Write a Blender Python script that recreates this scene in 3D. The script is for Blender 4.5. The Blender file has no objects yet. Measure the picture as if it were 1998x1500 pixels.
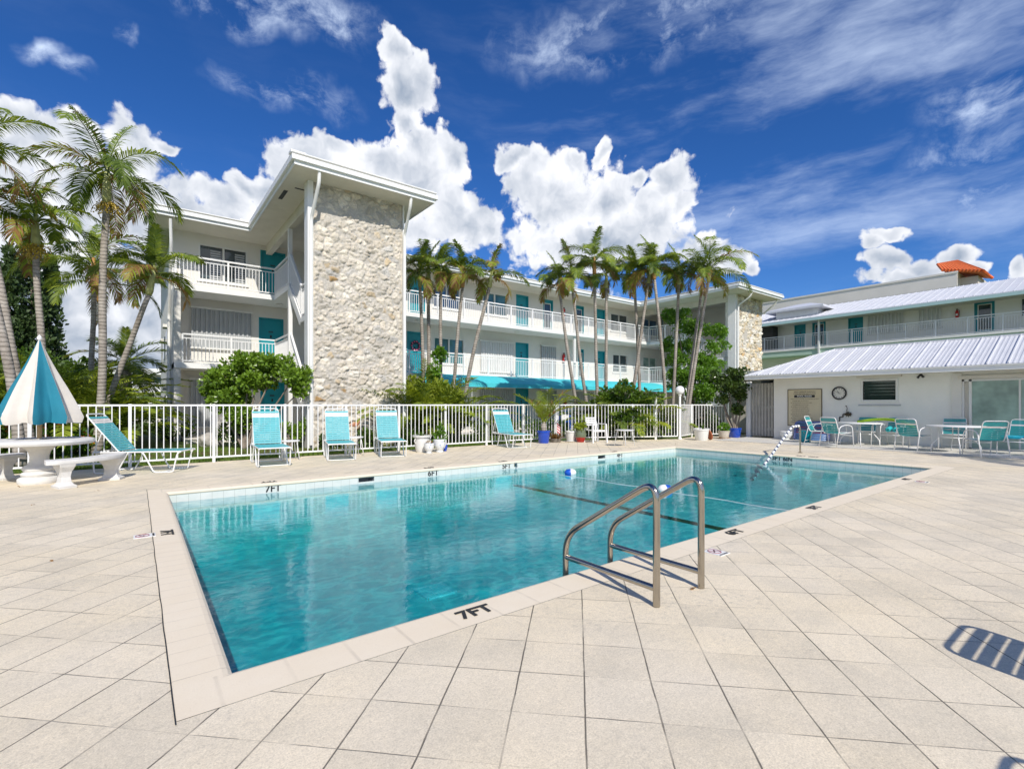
import bpy, bmesh, math, random
import numpy as np
from mathutils import Vector, Matrix, noise
R = math.radians
S = bpy.context.scene
COL = S.collection

# ------------------------------------------------------------------ camera
CAM_H = 1.30
F = 955.0            # focal length in photo pixels
CX, HY = 999.0, 789.0
CU, SU = math.cos(R(37.5)), math.sin(R(37.5))
cam = bpy.data.objects.new("camera", bpy.data.cameras.new("camera"))
COL.objects.link(cam)
cam.location = (0, 0, CAM_H)
cam.rotation_euler = (R(90), 0, R(-37.5))
cam.data.sensor_width = 36
cam.data.lens = F / 1998 * 36
cam.data.shift_y = (HY - 750) / 1998
cam.data.clip_end = 3000
S.camera = cam
S.view_settings.view_transform = 'Standard'
S.view_settings.look = 'None'
S.view_settings.exposure = 0.45
S.view_settings.gamma = 1
S.cycles.max_bounces = 8
S.cycles.transparent_max_bounces = 16
S.cycles.use_denoising = True
S.cycles.caustics_reflective = False
S.cycles.caustics_refractive = False

# photo pixel -> place (X runs along the pool's long side, Y along its short side)
def gp(px, py, z=0.0):
    d = F * (CAM_H - z) / (py - HY); x = (px - CX) / F * d
    return (CU * x + SU * d, -SU * x + CU * d)
def on_y(px, Y):
    r = (px - CX) / F
    return Y * (CU * r + SU) / (CU - SU * r)
def on_x(px, X):
    r = (px - CX) / F
    return X * (CU - SU * r) / (CU * r + SU)
def zat(py, X, Y):
    return CAM_H + (HY - py) / F * (SU * X + CU * Y)
def at(px, d):
    x = (px - CX) / F * d
    return (CU * x + SU * d, -SU * x + CU * d)

# ------------------------------------------------------------------ sun
SUN_DIR = Vector((0.33, 1.16, -1.0)).normalized()      # the way the light travels
sl = bpy.data.lights.new("sun", 'SUN'); sl.energy = 3.35; sl.angle = R(0.5); sl.color = (1.0, 0.94, 0.85)
so = bpy.data.objects.new("sun", sl); COL.objects.link(so); so.location = (0, -20, 30)
so.rotation_euler = SUN_DIR.to_track_quat('-Z', 'Y').to_euler()
sun_elev = math.asin(-SUN_DIR.z)
sun_az = math.atan2(-SUN_DIR.x, -SUN_DIR.y)

# ------------------------------------------------------------------ sky with clouds
def build_world():
    w = bpy.data.worlds.new("World"); S.world = w; w.use_nodes = True
    nt = w.node_tree; N = nt.nodes; L = nt.links
    bg = N['Background']; out = N['World Output']
    sky = N.new('ShaderNodeTexSky'); sky.sky_type = 'NISHITA'; sky.sun_disc = False
    sky.sun_elevation = sun_elev; sky.sun_rotation = sun_az
    sky.air_density = 1.0; sky.dust_density = 0.15; sky.ozone_density = 3.0; sky.altitude = 500
    def M(op, *a, clamp=False):
        n = N.new('ShaderNodeMath'); n.operation = op; n.use_clamp = clamp
        for i, v in enumerate(a):
            if isinstance(v, (int, float)): n.inputs[i].default_value = v
            else: L.new(v, n.inputs[i])
        return n.outputs[0]
    def VM(op, *a):
        n = N.new('ShaderNodeVectorMath'); n.operation = op
        for i, v in enumerate(a):
            if isinstance(v, tuple): n.inputs[i].default_value = v
            elif isinstance(v, (int, float)): n.inputs[3].default_value = v
            else: L.new(v, n.inputs[i])
        return n.outputs['Value'] if op in ('LENGTH', 'DOT_PRODUCT') else n.outputs[0]
    def ramp(x, a, b, c=0.0, d=1.0, smooth=True):
        n = N.new('ShaderNodeMapRange'); n.interpolation_type = 'SMOOTHSTEP' if smooth else 'LINEAR'
        L.new(x, n.inputs[0]); n.inputs[1].default_value = a; n.inputs[2].default_value = b
        n.inputs[3].default_value = c; n.inputs[4].default_value = d
        return n.outputs[0]
    def mixc(f, a, b):
        n = N.new('ShaderNodeMix'); n.data_type = 'RGBA'
        if isinstance(f, float): n.inputs[0].default_value = f
        else: L.new(f, n.inputs[0])
        for i, v in ((6, a), (7, b)):
            if isinstance(v, tuple): n.inputs[i].default_value = (*v, 1)
            else: L.new(v, n.inputs[i])
        return n.outputs[2]
    def tex(co, scale, detail, rough, dist=0.0, lac=2.0):
        n = N.new('ShaderNodeTexNoise'); n.noise_dimensions = '2D'; n.inputs['Scale'].default_value = scale; n.inputs['Detail'].default_value = detail
        n.inputs['Roughness'].default_value = rough; n.inputs['Distortion'].default_value = dist; n.inputs['Lacunarity'].default_value = lac
        L.new(co, n.inputs['Vector']); return n
    tc = N.new('ShaderNodeTexCoord'); g = tc.outputs['Generated']
    sep = N.new('ShaderNodeSeparateXYZ'); L.new(g, sep.inputs[0])
    # compass direction (0 = along +38 degrees) and height angle of each ray
    rt = VM('DOT_PRODUCT', g, (CU, -SU, 0)); fw = VM('DOT_PRODUCT', g, (SU, CU, 0))
    az = M('ARCTAN2', rt, fw); el = M('ARCSINE', sep.outputs[2])
    cb = N.new('ShaderNodeCombineXYZ'); L.new(az, cb.inputs[0]); L.new(el, cb.inputs[1]); co = cb.outputs[0]
    w1 = tex(co, 5.0, 3, 0.55); w2 = tex(co, 19, 3, 0.6)
    d1 = VM('SCALE', VM('SUBTRACT', w1.outputs['Color'], (.5, .5, .5)), 0.095)
    d2 = VM('SCALE', VM('SUBTRACT', w2.outputs['Color'], (.5, .5, .5)), 0.030)
    cw = VM('ADD', VM('ADD', co, d1), d2)
    def pxang(px, py):
        x = (px - CX) / F; z = (HY - py) / F
        return math.atan(x), math.atan2(z, math.hypot(1, x))
    blobs = [(40,290,95,85),(20,420,120,120),(165,300,60,80),(160,400,130,80),(275,300,55,70),(335,300,20,20),(270,410,120,80),(430,395,80,50),
             (470,350,35,26),(520,365,55,35),(455,450,140,60),(610,330,85,55),(640,285,50,26),(740,330,90,65),(820,330,85,75),
             (875,300,45,55),(792,178,60,66),(772,112,36,36),(786,245,32,45),(880,420,80,70),(700,440,170,70),(930,440,50,50),
             (1075,385,85,78),(1008,305,26,28),(1030,350,35,50),(1100,325,35,28),(1165,305,22,30),(1190,380,80,60),(1260,340,26,24),(1320,345,40,45),
             (1300,400,70,55),(1340,390,26,35),(1160,470,220,70),(1390,500,60,50),(1450,520,45,35),(1490,540,28,22),
             (1735,455,42,15),(1705,475,22,20),(1720,515,45,30),(1790,520,50,26),(1855,490,42,30),(1895,520,35,25),(1995,510,28,28),(1780,545,150,22),
             (560,560,600,60),(150,600,300,110),(250,730,260,70)]
    D = None
    for (px, py, rx, ry) in blobs:
        a, e = pxang(px, py); a2, _ = pxang(px + rx, py); _, e2 = pxang(px, py - ry)
        ia, ie = 1 / abs(a2 - a), 1 / abs(e2 - e)
        n = N.new('ShaderNodeVectorMath'); n.operation = 'MULTIPLY_ADD'; L.new(cw, n.inputs[0])
        n.inputs[1].default_value = (ia, ie, 0); n.inputs[2].default_value = (-a * ia, -e * ie, 0)
        l = VM('LENGTH', n.outputs[0])
        D = l if D is None else M('SMOOTH_MIN', D, l, 0.12)
    # clouds outside the picture, so that reflections and side views have sky too
    big = tex(co, 2.2, 2, 0.5)
    side = M('ABSOLUTE', az)
    outer = M('ADD', ramp(side, 0.86, 1.1, 3.0, 0.0), M('ADD', ramp(big.outputs[0], 0.42, 0.60, 1.6, 0.6), ramp(el, 0.45, 0.75, 0.0, 1.5)))
    D = M('MINIMUM', D, outer)
    fine = tex(co, 30, 5, 0.62, 0.25)
    vor = N.new('ShaderNodeTexVoronoi'); vor.voronoi_dimensions = '2D'; vor.inputs['Scale'].default_value = 30
    vor.inputs['Detail'].default_value = 1.0; vor.inputs['Roughness'].default_value = 0.6
    L.new(VM('ADD', co, d2), vor.inputs['Vector'])
    Dn = M('ADD', D, M('ADD', M('MULTIPLY', M('SUBTRACT', fine.outputs[0], .5), 0.75), M('MULTIPLY', M('SUBTRACT', vor.outputs['Distance'], .50), 0.30)))
    mask = M('MULTIPLY', ramp(Dn, 0.86, 1.15, 1.0, 0.0), ramp(Dn, 1.02, 1.20, 1.0, 0.4))
    # relief: difference of two samples of the same billows, shifted towards the sun side
    def billow(c):
        a = tex(c, 13, 4, 0.55, 0.2); v = N.new('ShaderNodeTexVoronoi'); v.voronoi_dimensions = '2D'; v.inputs['Scale'].default_value = 15
        L.new(c, v.inputs['Vector'])
        return M('SUBTRACT', a.outputs[0], M('MULTIPLY', v.outputs['Distance'], 0.38))
    cz = VM('ADD', co, d2)
    rel = M('SUBTRACT', billow(cz), billow(VM('ADD', cz, (0.010, 0.020, 0))))
    lit = M('ADD', 0.68, M('MULTIPLY', rel, 1.15))
    core = ramp(D, 0.10, 0.95, -0.26, 0.12)
    greyn = ramp(tex(co, 6.0, 4, 0.5).outputs[0], 0.42, 0.62, 0.0, -0.20)
    low = ramp(el, 0.0, 0.40, -0.16, 0.05)
    lit = M('ADD', M('ADD', lit, core), M('ADD', greyn, low), clamp=True)
    ccol = mixc(lit, (0.24, 0.29, 0.37), (0.74, 0.745, 0.77))
    # thin high cirrus
    rot = N.new('ShaderNodeMapping'); rot.inputs['Rotation'].default_value = (0, 0, R(-18)); rot.inputs['Scale'].default_value = (1.4, 5.5, 1)
    L.new(co, rot.inputs[0])
    ci = tex(VM('ADD', rot.outputs[0], VM('SCALE', VM('SUBTRACT', w1.outputs['Color'], (.5,.5,.5)), 0.16)), 1.3, 7, 0.62, 0.0)
    cim = M('MULTIPLY', ramp(ci.outputs[0], 0.42, 0.85), M('MULTIPLY', ramp(az, -0.25, 0.45, 0.03, 0.52), ramp(el, 0.10, 0.32)))
    wisp = tex(VM('ADD', VM('MULTIPLY', co, (1.0, 1.5, 1)), VM('SCALE', VM('SUBTRACT', w1.outputs['Color'], (.5,.5,.5)), 0.10)), 7, 8, 0.66, 0.0)
    def patch(px, py, rx, ry):
        a, e = pxang(px, py); a2, _ = pxang(px + rx, py); _, e2 = pxang(px, py - ry); ia, ie = 1/abs(a2-a), 1/abs(e2-e)
        n = N.new('ShaderNodeVectorMath'); n.operation = 'MULTIPLY_ADD'; L.new(cw, n.inputs[0])
        n.inputs[1].default_value = (ia, ie, 0); n.inputs[2].default_value = (-a*ia, -e*ie, 0)
        return ramp(VM('LENGTH', n.outputs[0]), 0.2, 1.25, 1.0, 0.0)
    pm = None
    for p_ in [(520,15,230,75),(640,60,90,60),(95,95,60,28),(160,135,40,22),(255,90,28,20),(1900,330,190,120),(1950,170,190,80),(1230,60,330,80),(560,190,120,40)]:
        q = patch(*p_); pm = q if pm is None else M('MAXIMUM', pm, q)
    wm = M('MULTIPLY', M('MULTIPLY', ramp(wisp.outputs[0], 0.38, 0.80), pm), 0.85)
    thin = M('MAXIMUM', cim, wm)
    # the clear blue, deepened as a polarised wide-angle photograph shows it
    hs = N.new('ShaderNodeHueSaturation'); hs.inputs['Saturation'].default_value = 1.25; L.new(sky.outputs[0], hs.inputs['Color'])
    blue = VM('MULTIPLY', hs.outputs[0], (0.042, 0.056, 0.080))
    c1 = mixc(thin, blue, (0.62, 0.72, 0.88))
    c2 = mixc(mask, c1, ccol)
    L.new(c2, bg.inputs[0]); bg.inputs[1].default_value = 1.12
build_world()
S.world.cycles.sampling_method = 'MANUAL'; S.world.cycles.sample_map_resolution = 256

# ------------------------------------------------------------------ mesh builder
class MB:
    def __init__(s): s.v = []; s.f = []; s.m = []; s.cur = 0; s.T = None
    def add(s, vs, fs):
        b = len(s.v)
        if s.T is not None: vs = [s.T @ Vector(p) for p in vs]
        s.v += [tuple(p) for p in vs]
        s.f += [tuple(b + i for i in f) for f in fs]; s.m += [s.cur] * len(fs); return s
    def box(s, x0, x1, y0, y1, z0, z1):
        if x0 > x1: x0, x1 = x1, x0
        if y0 > y1: y0, y1 = y1, y0
        vs = [(x0,y0,z0),(x1,y0,z0),(x1,y1,z0),(x0,y1,z0),(x0,y0,z1),(x1,y0,z1),(x1,y1,z1),(x0,y1,z1)]
        return s.add(vs, [(3,2,1,0),(4,5,6,7),(0,1,5,4),(1,2,6,5),(2,3,7,6),(3,0,4,7)])
    def obox(s, c, size, rot=None):
        hx, hy, hz = size[0]/2, size[1]/2, size[2]/2
        vs = [Vector(p) for p in [(-hx,-hy,-hz),(hx,-hy,-hz),(hx,hy,-hz),(-hx,hy,-hz),(-hx,-hy,hz),(hx,-hy,hz),(hx,hy,hz),(-hx,hy,hz)]]
        if rot is not None: vs = [rot @ p for p in vs]
        return s.add([p + Vector(c) for p in vs], [(3,2,1,0),(4,5,6,7),(0,1,5,4),(1,2,6,5),(2,3,7,6),(3,0,4,7)])
    def bar(s, p, q, w, h=None):        # rectangular bar from p to q
        p, q = Vector(p), Vector(q); h = h or w; d = q - p; L_ = d.length
        if L_ < 1e-6: return s
        z = d.normalized(); up = Vector((0,0,1)) if abs(z.z) < .95 else Vector((0,1,0))
        x = up.cross(z).normalized(); y = z.cross(x)
        m = Matrix((x, y, z)).transposed()
        return s.obox((p+q)/2, (w, h, L_), m)
    def tube(s, pts, r, n=8, closed=False, caps=True):
        pts = [Vector(p) for p in pts]; k = len(pts); rr = r if isinstance(r, (list, tuple)) else [r]*k
        vs = []; prev = None
        for i, p in enumerate(pts):
            if closed: t = pts[(i+1) % k] - pts[i-1]
            else: t = pts[min(i+1, k-1)] - pts[max(i-1, 0)]
            t = t.normalized()
            if prev is None:
                up = Vector((0,0,1)) if abs(t.z) < .9 else Vector((1,0,0)); x = t.cross(up).normalized()
            else: x = (prev - t * prev.dot(t)).normalized()
            prev = x; y = t.cross(x)
            for j in range(n):
                a = 2*math.pi*j/n; vs.append(p + (x*math.cos(a) + y*math.sin(a)) * rr[i])
        fs = []
        for i in range(k if closed else k-1):
            a, b = i*n, ((i+1) % k)*n
            for j in range(n): fs.append((a+j, a+(j+1) % n, b+(j+1) % n, b+j))
        if caps and not closed: fs += [tuple(range(n-1, -1, -1)), tuple(range((k-1)*n, k*n))]
        return s.add(vs, fs)
    def lathe(s, prof, c=(0,0,0), n=24, caps=True, wob=None):
        vs = []
        for i, (r, z) in enumerate(prof):
            for j in range(n):
                a = 2*math.pi*j/n; k = wob(a, i) if wob else 1
                vs.append((c[0]+r*k*math.cos(a), c[1]+r*k*math.sin(a), c[2]+z))
        fs = [(i*n+j, i*n+(j+1) % n, (i+1)*n+(j+1) % n, (i+1)*n+j) for i in range(len(prof)-1) for j in range(n)]
        if caps: fs += [tuple(range(n-1, -1, -1)), tuple(range((len(prof)-1)*n, len(prof)*n))]
        return s.add(vs, fs)
    def prism(s, poly, z0, z1):
        n = len(poly); vs = [(x, y, z0) for x, y in poly] + [(x, y, z1) for x, y in poly]
        return s.add(vs, [tuple(range(n-1, -1, -1)), tuple(range(n, 2*n))] + [(i, (i+1) % n, n+(i+1) % n, n+i) for i in range(n)])
    def sphere(s, c, r, n=16, sc=(1,1,1)):
        prof = [(max(1e-4, math.sin(math.pi*i/n)), -math.cos(math.pi*i/n)) for i in range(n+1)]
        vs = []; m = n*2
        for (q, z) in prof:
            for j in range(m):
                a = 2*math.pi*j/m; vs.append((c[0]+r*sc[0]*q*math.cos(a), c[1]+r*sc[1]*q*math.sin(a), c[2]+r*sc[2]*z))
        return s.add(vs, [(i*m+j, i*m+(j+1) % m, (i+1)*m+(j+1) % m, (i+1)*m+j) for i in range(n) for j in range(m)])
    def quad(s, *p): return s.add(list(p), [tuple(range(len(p)))])
    def build(s, name, mats, parent=None, smooth=False, world=False, bevel=0, fix=True):
        me = bpy.data.meshes.new(name); me.from_pydata(s.v, [], s.f)
        mats = mats if isinstance(mats, (list, tuple)) else [mats]
        for m in mats: me.materials.append(m)
        if len(mats) > 1: me.polygons.foreach_set('material_index', s.m)
        if fix and len(s.f) < 60000:
            bm = bmesh.new(); bm.from_mesh(me); bmesh.ops.recalc_face_normals(bm, faces=bm.faces); bm.to_mesh(me); bm.free()
        if smooth: me.polygons.foreach_set('use_smooth', [True]*len(me.polygons))
        me.update()
        o = bpy.data.objects.new(name, me); COL.objects.link(o)
        if parent is not None:
            o.parent = parent
            if world: o.location = -Vector(parent.location)
        if bevel:
            b = o.modifiers.new('bevel', 'BEVEL'); b.width = bevel; b.segments = 2; b.limit_method = 'ANGLE'
        return o

def smooth_angle(o, ang=40):
    me = o.data; me.polygons.foreach_set('use_smooth', [True]*len(me.polygons)); me.set_sharp_from_angle(angle=R(ang)); return o
def tag(o, label=None, cat=None, group=None, kind=None):
    if label: o['label'] = label
    if cat: o['category'] = cat
    if group: o['group'] = group
    if kind: o['kind'] = kind
    return o
def thing(name, label, cat, loc=(0,0,0), rz=0, group=None):
    o = bpy.data.objects.new(name, None); COL.objects.link(o); o.empty_display_size = .2
    o.location = loc; o.rotation_euler = (0, 0, rz); return tag(o, label, cat, group)
def struct(name, mb, mats, **k):
    return tag(mb.build(name, mats, **k), kind='structure')
def dup(root, loc, rz, label, group=None):
    kids = [c for c in bpy.data.objects if c.parent == root]
    r = root.copy(); COL.objects.link(r); r.location = loc; r.rotation_euler = (0, 0, rz); r['label'] = label
    if group: r['group'] = group
    for ch in kids:
        c = ch.copy(); COL.objects.link(c); c.parent = r
        for g in [q for q in bpy.data.objects if q.parent == ch]:
            d = g.copy(); COL.objects.link(d); d.parent = c
    return r
def fillet(pts, rad, seg=5):
    pts = [Vector(p) for p in pts]; out = [pts[0]]
    for i in range(1, len(pts)-1):
        a, b, c = pts[i-1], pts[i], pts[i+1]
        r = min(rad, (a-b).length*.49, (c-b).length*.49); p = b + (a-b).normalized()*r; q = b + (c-b).normalized()*r
        for k in range(seg+1):
            t = k/seg; out.append(p*(1-t)**2 + b*2*t*(1-t) + q*t*t)
    out.append(pts[-1]); return out

# ------------------------------------------------------------------ materials
def new_mat(name):
    m = bpy.data.materials.new(name); m.use_nodes = True; nt = m.node_tree
    return m, nt.nodes, nt.links, nt.nodes['Principled BSDF']
def mat(name, col, rough=.6, var=.08, scale=6, bump=0.0, bscale=60, metal=0, spec=.5, dirt=None, dscale=1.2, dmix=.5, detail=4, coat=0):
    m, N, L, b = new_mat(name)
    tc = N.new('ShaderNodeTexCoord'); n = N.new('ShaderNodeTexNoise'); n.inputs['Scale'].default_value = scale; n.inputs['Detail'].default_value = detail
    n.inputs['Roughness'].default_value = .6
    L.new(tc.outputs['Object'], n.inputs['Vector'])
    cr = N.new('ShaderNodeValToRGB'); L.new(n.outputs[0], cr.inputs[0])
    cr.color_ramp.elements[0].position = .3; cr.color_ramp.elements[1].position = .7
    cr.color_ramp.elements[0].color = (*[max(0, c*(1-var)) for c in col], 1); cr.color_ramp.elements[1].color = (*[min(1, c*(1+var)) for c in col], 1)
    src = cr.outputs[0]
    if dirt:
        n2 = N.new('ShaderNodeTexNoise'); n2.inputs['Scale'].default_value = dscale; n2.inputs['Detail'].default_value = 8; n2.inputs['Roughness'].default_value = .65
        L.new(tc.outputs['Object'], n2.inputs['Vector'])
        mr = N.new('ShaderNodeMapRange'); L.new(n2.outputs[0], mr.inputs[0]); mr.inputs[1].default_value = .48; mr.inputs[2].default_value = .75; mr.inputs[4].default_value = dmix
        mx = N.new('ShaderNodeMix'); mx.data_type = 'RGBA'; L.new(mr.outputs[0], mx.inputs[0]); L.new(src, mx.inputs[6]); mx.inputs[7].default_value = (*dirt, 1); src = mx.outputs[2]
    L.new(src, b.inputs['Base Color'])
    b.inputs['Roughness'].default_value = rough; b.inputs['Metallic'].default_value = metal; b.inputs['Specular IOR Level'].default_value = spec
    b.inputs['Coat Weight'].default_value = coat
    if bump:
        n3 = N.new('ShaderNodeTexNoise'); n3.inputs['Scale'].default_value = bscale; n3.inputs['Detail'].default_value = 5; L.new(tc.outputs['Object'], n3.inputs['Vector'])
        bp = N.new('ShaderNodeBump'); bp.inputs['Strength'].default_value = bump; bp.inputs['Distance'].default_value = .01
        L.new(n3.outputs[0], bp.inputs['Height']); L.new(bp.outputs[0], b.inputs['Normal'])
    return m
def leaf_mat(name, c1, c2, c3=None, trans=.35, rough=.42, scale=1.5, spec=.5):
    m, N, L, b = new_mat(name)
    tc = N.new('ShaderNodeTexCoord'); n = N.new('ShaderNodeTexNoise'); n.inputs['Scale'].default_value = scale; n.inputs['Detail'].default_value = 6; n.inputs['Roughness'].default_value = .75
    L.new(tc.outputs['Object'], n.inputs['Vector'])
    cr = N.new('ShaderNodeValToRGB'); L.new(n.outputs[0], cr.inputs[0]); e = cr.color_ramp.elements
    e[0].position = .34; e[1].position = .62; e[0].color = (*c1, 1); e[1].color = (*c2, 1)
    if c3: k = e.new(.72); k.color = (*c3, 1)
    L.new(cr.outputs[0], b.inputs['Base Color']); b.inputs['Roughness'].default_value = rough; b.inputs['Specular IOR Level'].default_value = spec
    t = N.new('ShaderNodeBsdfTranslucent')
    g = N.new('ShaderNodeMix'); g.data_type = 'RGBA'; g.blend_type = 'MULTIPLY'; g.inputs[0].default_value = 1; L.new(cr.outputs[0], g.inputs[6]); g.inputs[7].default_value = (1.6, 1.5, .6, 1)
    L.new(g.outputs[2], t.inputs[0])
    mx = N.new('ShaderNodeMixShader'); mx.inputs[0].default_value = trans; L.new(b.outputs[0], mx.inputs[1]); L.new(t.outputs[0], mx.inputs[2])
    L.new(mx.outputs[0], N['Material Output'].inputs[0]); return m

K = {}
K['white'] = mat('white_paint', (.80,.80,.78), .45, .03, 3)
K['rail'] = mat('white_railing_paint', (.82,.82,.81), .35, .03, 4)
K['stucco'] = mat('cream_stucco', (.70,.665,.59), .8, .04, 1.2, bump=.25, bscale=45, dirt=(.55,.51,.44), dscale=.8, dmix=.35)
K['stucco_shade_lift'] = mat('white_stucco_shade_lift', (.84,.83,.78), .8, .03, 1.5, bump=.2, bscale=45, dirt=(.68,.66,.6), dscale=.7, dmix=.25)  # white stucco with raised albedo, making up for missing light on shaded fronts
K['stucco_white'] = mat('white_stucco', (.73,.71,.66), .8, .03, 1.5, bump=.25, bscale=45, dirt=(.60,.58,.52), dscale=.7, dmix=.3)
K['soffit'] = mat('soffit_paint', (.70,.67,.58), .75, .04, 1.5, bump=.1, bscale=30, dirt=(.5,.47,.38), dscale=.9, dmix=.45)
K['fascia'] = mat('white_fascia', (.78,.79,.78), .45, .03, 2, dirt=(.58,.62,.62), dscale=1.5, dmix=.35)
K['mint'] = mat('mint_paint', (.46,.62,.51), .7, .04, 1.5, bump=.1)
K['teal_door'] = mat('teal_door_paint', (.010,.28,.34), .38, .05, 2)
K['shutter'] = mat('white_aluminium_shutter', (.66,.67,.66), .45, .05, 3)
K['shutter_grey'] = mat('grey_aluminium_shutter', (.42,.44,.45), .45, .05, 3)
K['frame'] = mat('window_frame_paint', (.74,.74,.71), .4, .03)
K['dark'] = mat('dark_void', (.03,.032,.035), .6, .1)
K['black'] = mat('black_plastic', (.02,.02,.022), .4, .1)
K['teal'] = mat('teal_vinyl_strap', (.02,.32,.33), .38, .06, 8)
K['teal_light'] = mat('aqua_vinyl_strap', (.09,.42,.46), .40, .06, 8)
K['strap_white'] = mat('white_vinyl_strap', (.74,.71,.68), .4, .05, 8)
K['tube'] = mat('white_powder_coat', (.80,.80,.79), .28, .03, 5)
K['concrete_white'] = mat('white_cast_concrete', (.70,.69,.66), .8, .06, 9, bump=.5, bscale=70, dirt=(.48,.46,.42), dscale=3, dmix=.5)
K['umb_teal'] = mat('teal_canvas', (.010,.18,.26), .8, .07, 5, bump=.15, bscale=200)
K['umb_white'] = mat('cream_canvas', (.62,.585,.53), .85, .05, 5, bump=.15, bscale=200)
K['awning'] = mat('turquoise_canvas', (.06,.52,.58), .75, .05, 2)
K['steel'] = mat('polished_steel', (.45,.41,.35), .16, .06, 12, metal=1)
K['terracotta'] = mat('terracotta_clay', (.42,.13,.06), .8, .1, 8, bump=.3)
K['blue_glaze'] = mat('cobalt_glaze', (.008,.06,.42), .12, .1, 5, coat=.5)
K['white_glaze'] = mat('white_glaze', (.72,.72,.70), .3, .05, 5, dirt=(.5,.47,.4), dscale=4, dmix=.4)
K['soil'] = mat('potting_soil', (.06,.04,.028), .95, .2, 20, bump=.6)
K['red'] = mat('red_enamel', (.55,.02,.02), .3, .05)
K['orange_tile'] = mat('orange_clay_tile', (.72,.16,.04), .7, .15, 6, bump=.3)
K['beige'] = mat('beige_stucco', (.62,.58,.51), .85, .04, .8, bump=.2)
K['trunk'] = None
K['bronze_dark'] = mat('dark_bronze_number', (.03,.09,.10), .4, .1)
# ------------------------------------------------------------------ special materials
def mth(N, L, op, *a, clamp=False):
    n = N.new('ShaderNodeMath'); n.operation = op; n.use_clamp = clamp
    for i, v in enumerate(a):
        if isinstance(v, (int, float)): n.inputs[i].default_value = v
        else: L.new(v, n.inputs[i])
    return n.outputs[0]
def mixcol(N, L, f, a, b, blend='MIX'):
    n = N.new('ShaderNodeMix'); n.data_type = 'RGBA'; n.blend_type = blend
    if isinstance(f, (int, float)): n.inputs[0].default_value = f
    else: L.new(f, n.inputs[0])
    for i, v in ((6, a), (7, b)):
        if isinstance(v, tuple): n.inputs[i].default_value = (*v, 1)
        else: L.new(v, n.inputs[i])
    return n.outputs[2]
def mrange(N, L, x, a, b, c=0., d=1., sm=False):
    n = N.new('ShaderNodeMapRange'); L.new(x, n.inputs[0])
    if sm: n.interpolation_type = 'SMOOTHSTEP'
    for i, v in enumerate((a, b, c, d)): n.inputs[i+1].default_value = v
    return n.outputs[0]
def nz(N, L, co, s, d=4, r=.6, dist=0.):
    n = N.new('ShaderNodeTexNoise'); n.inputs['Scale'].default_value = s; n.inputs['Detail'].default_value = d; n.inputs['Roughness'].default_value = r
    n.inputs['Distortion'].default_value = dist; L.new(co, n.inputs['Vector']); return n.outputs[0]

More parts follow.
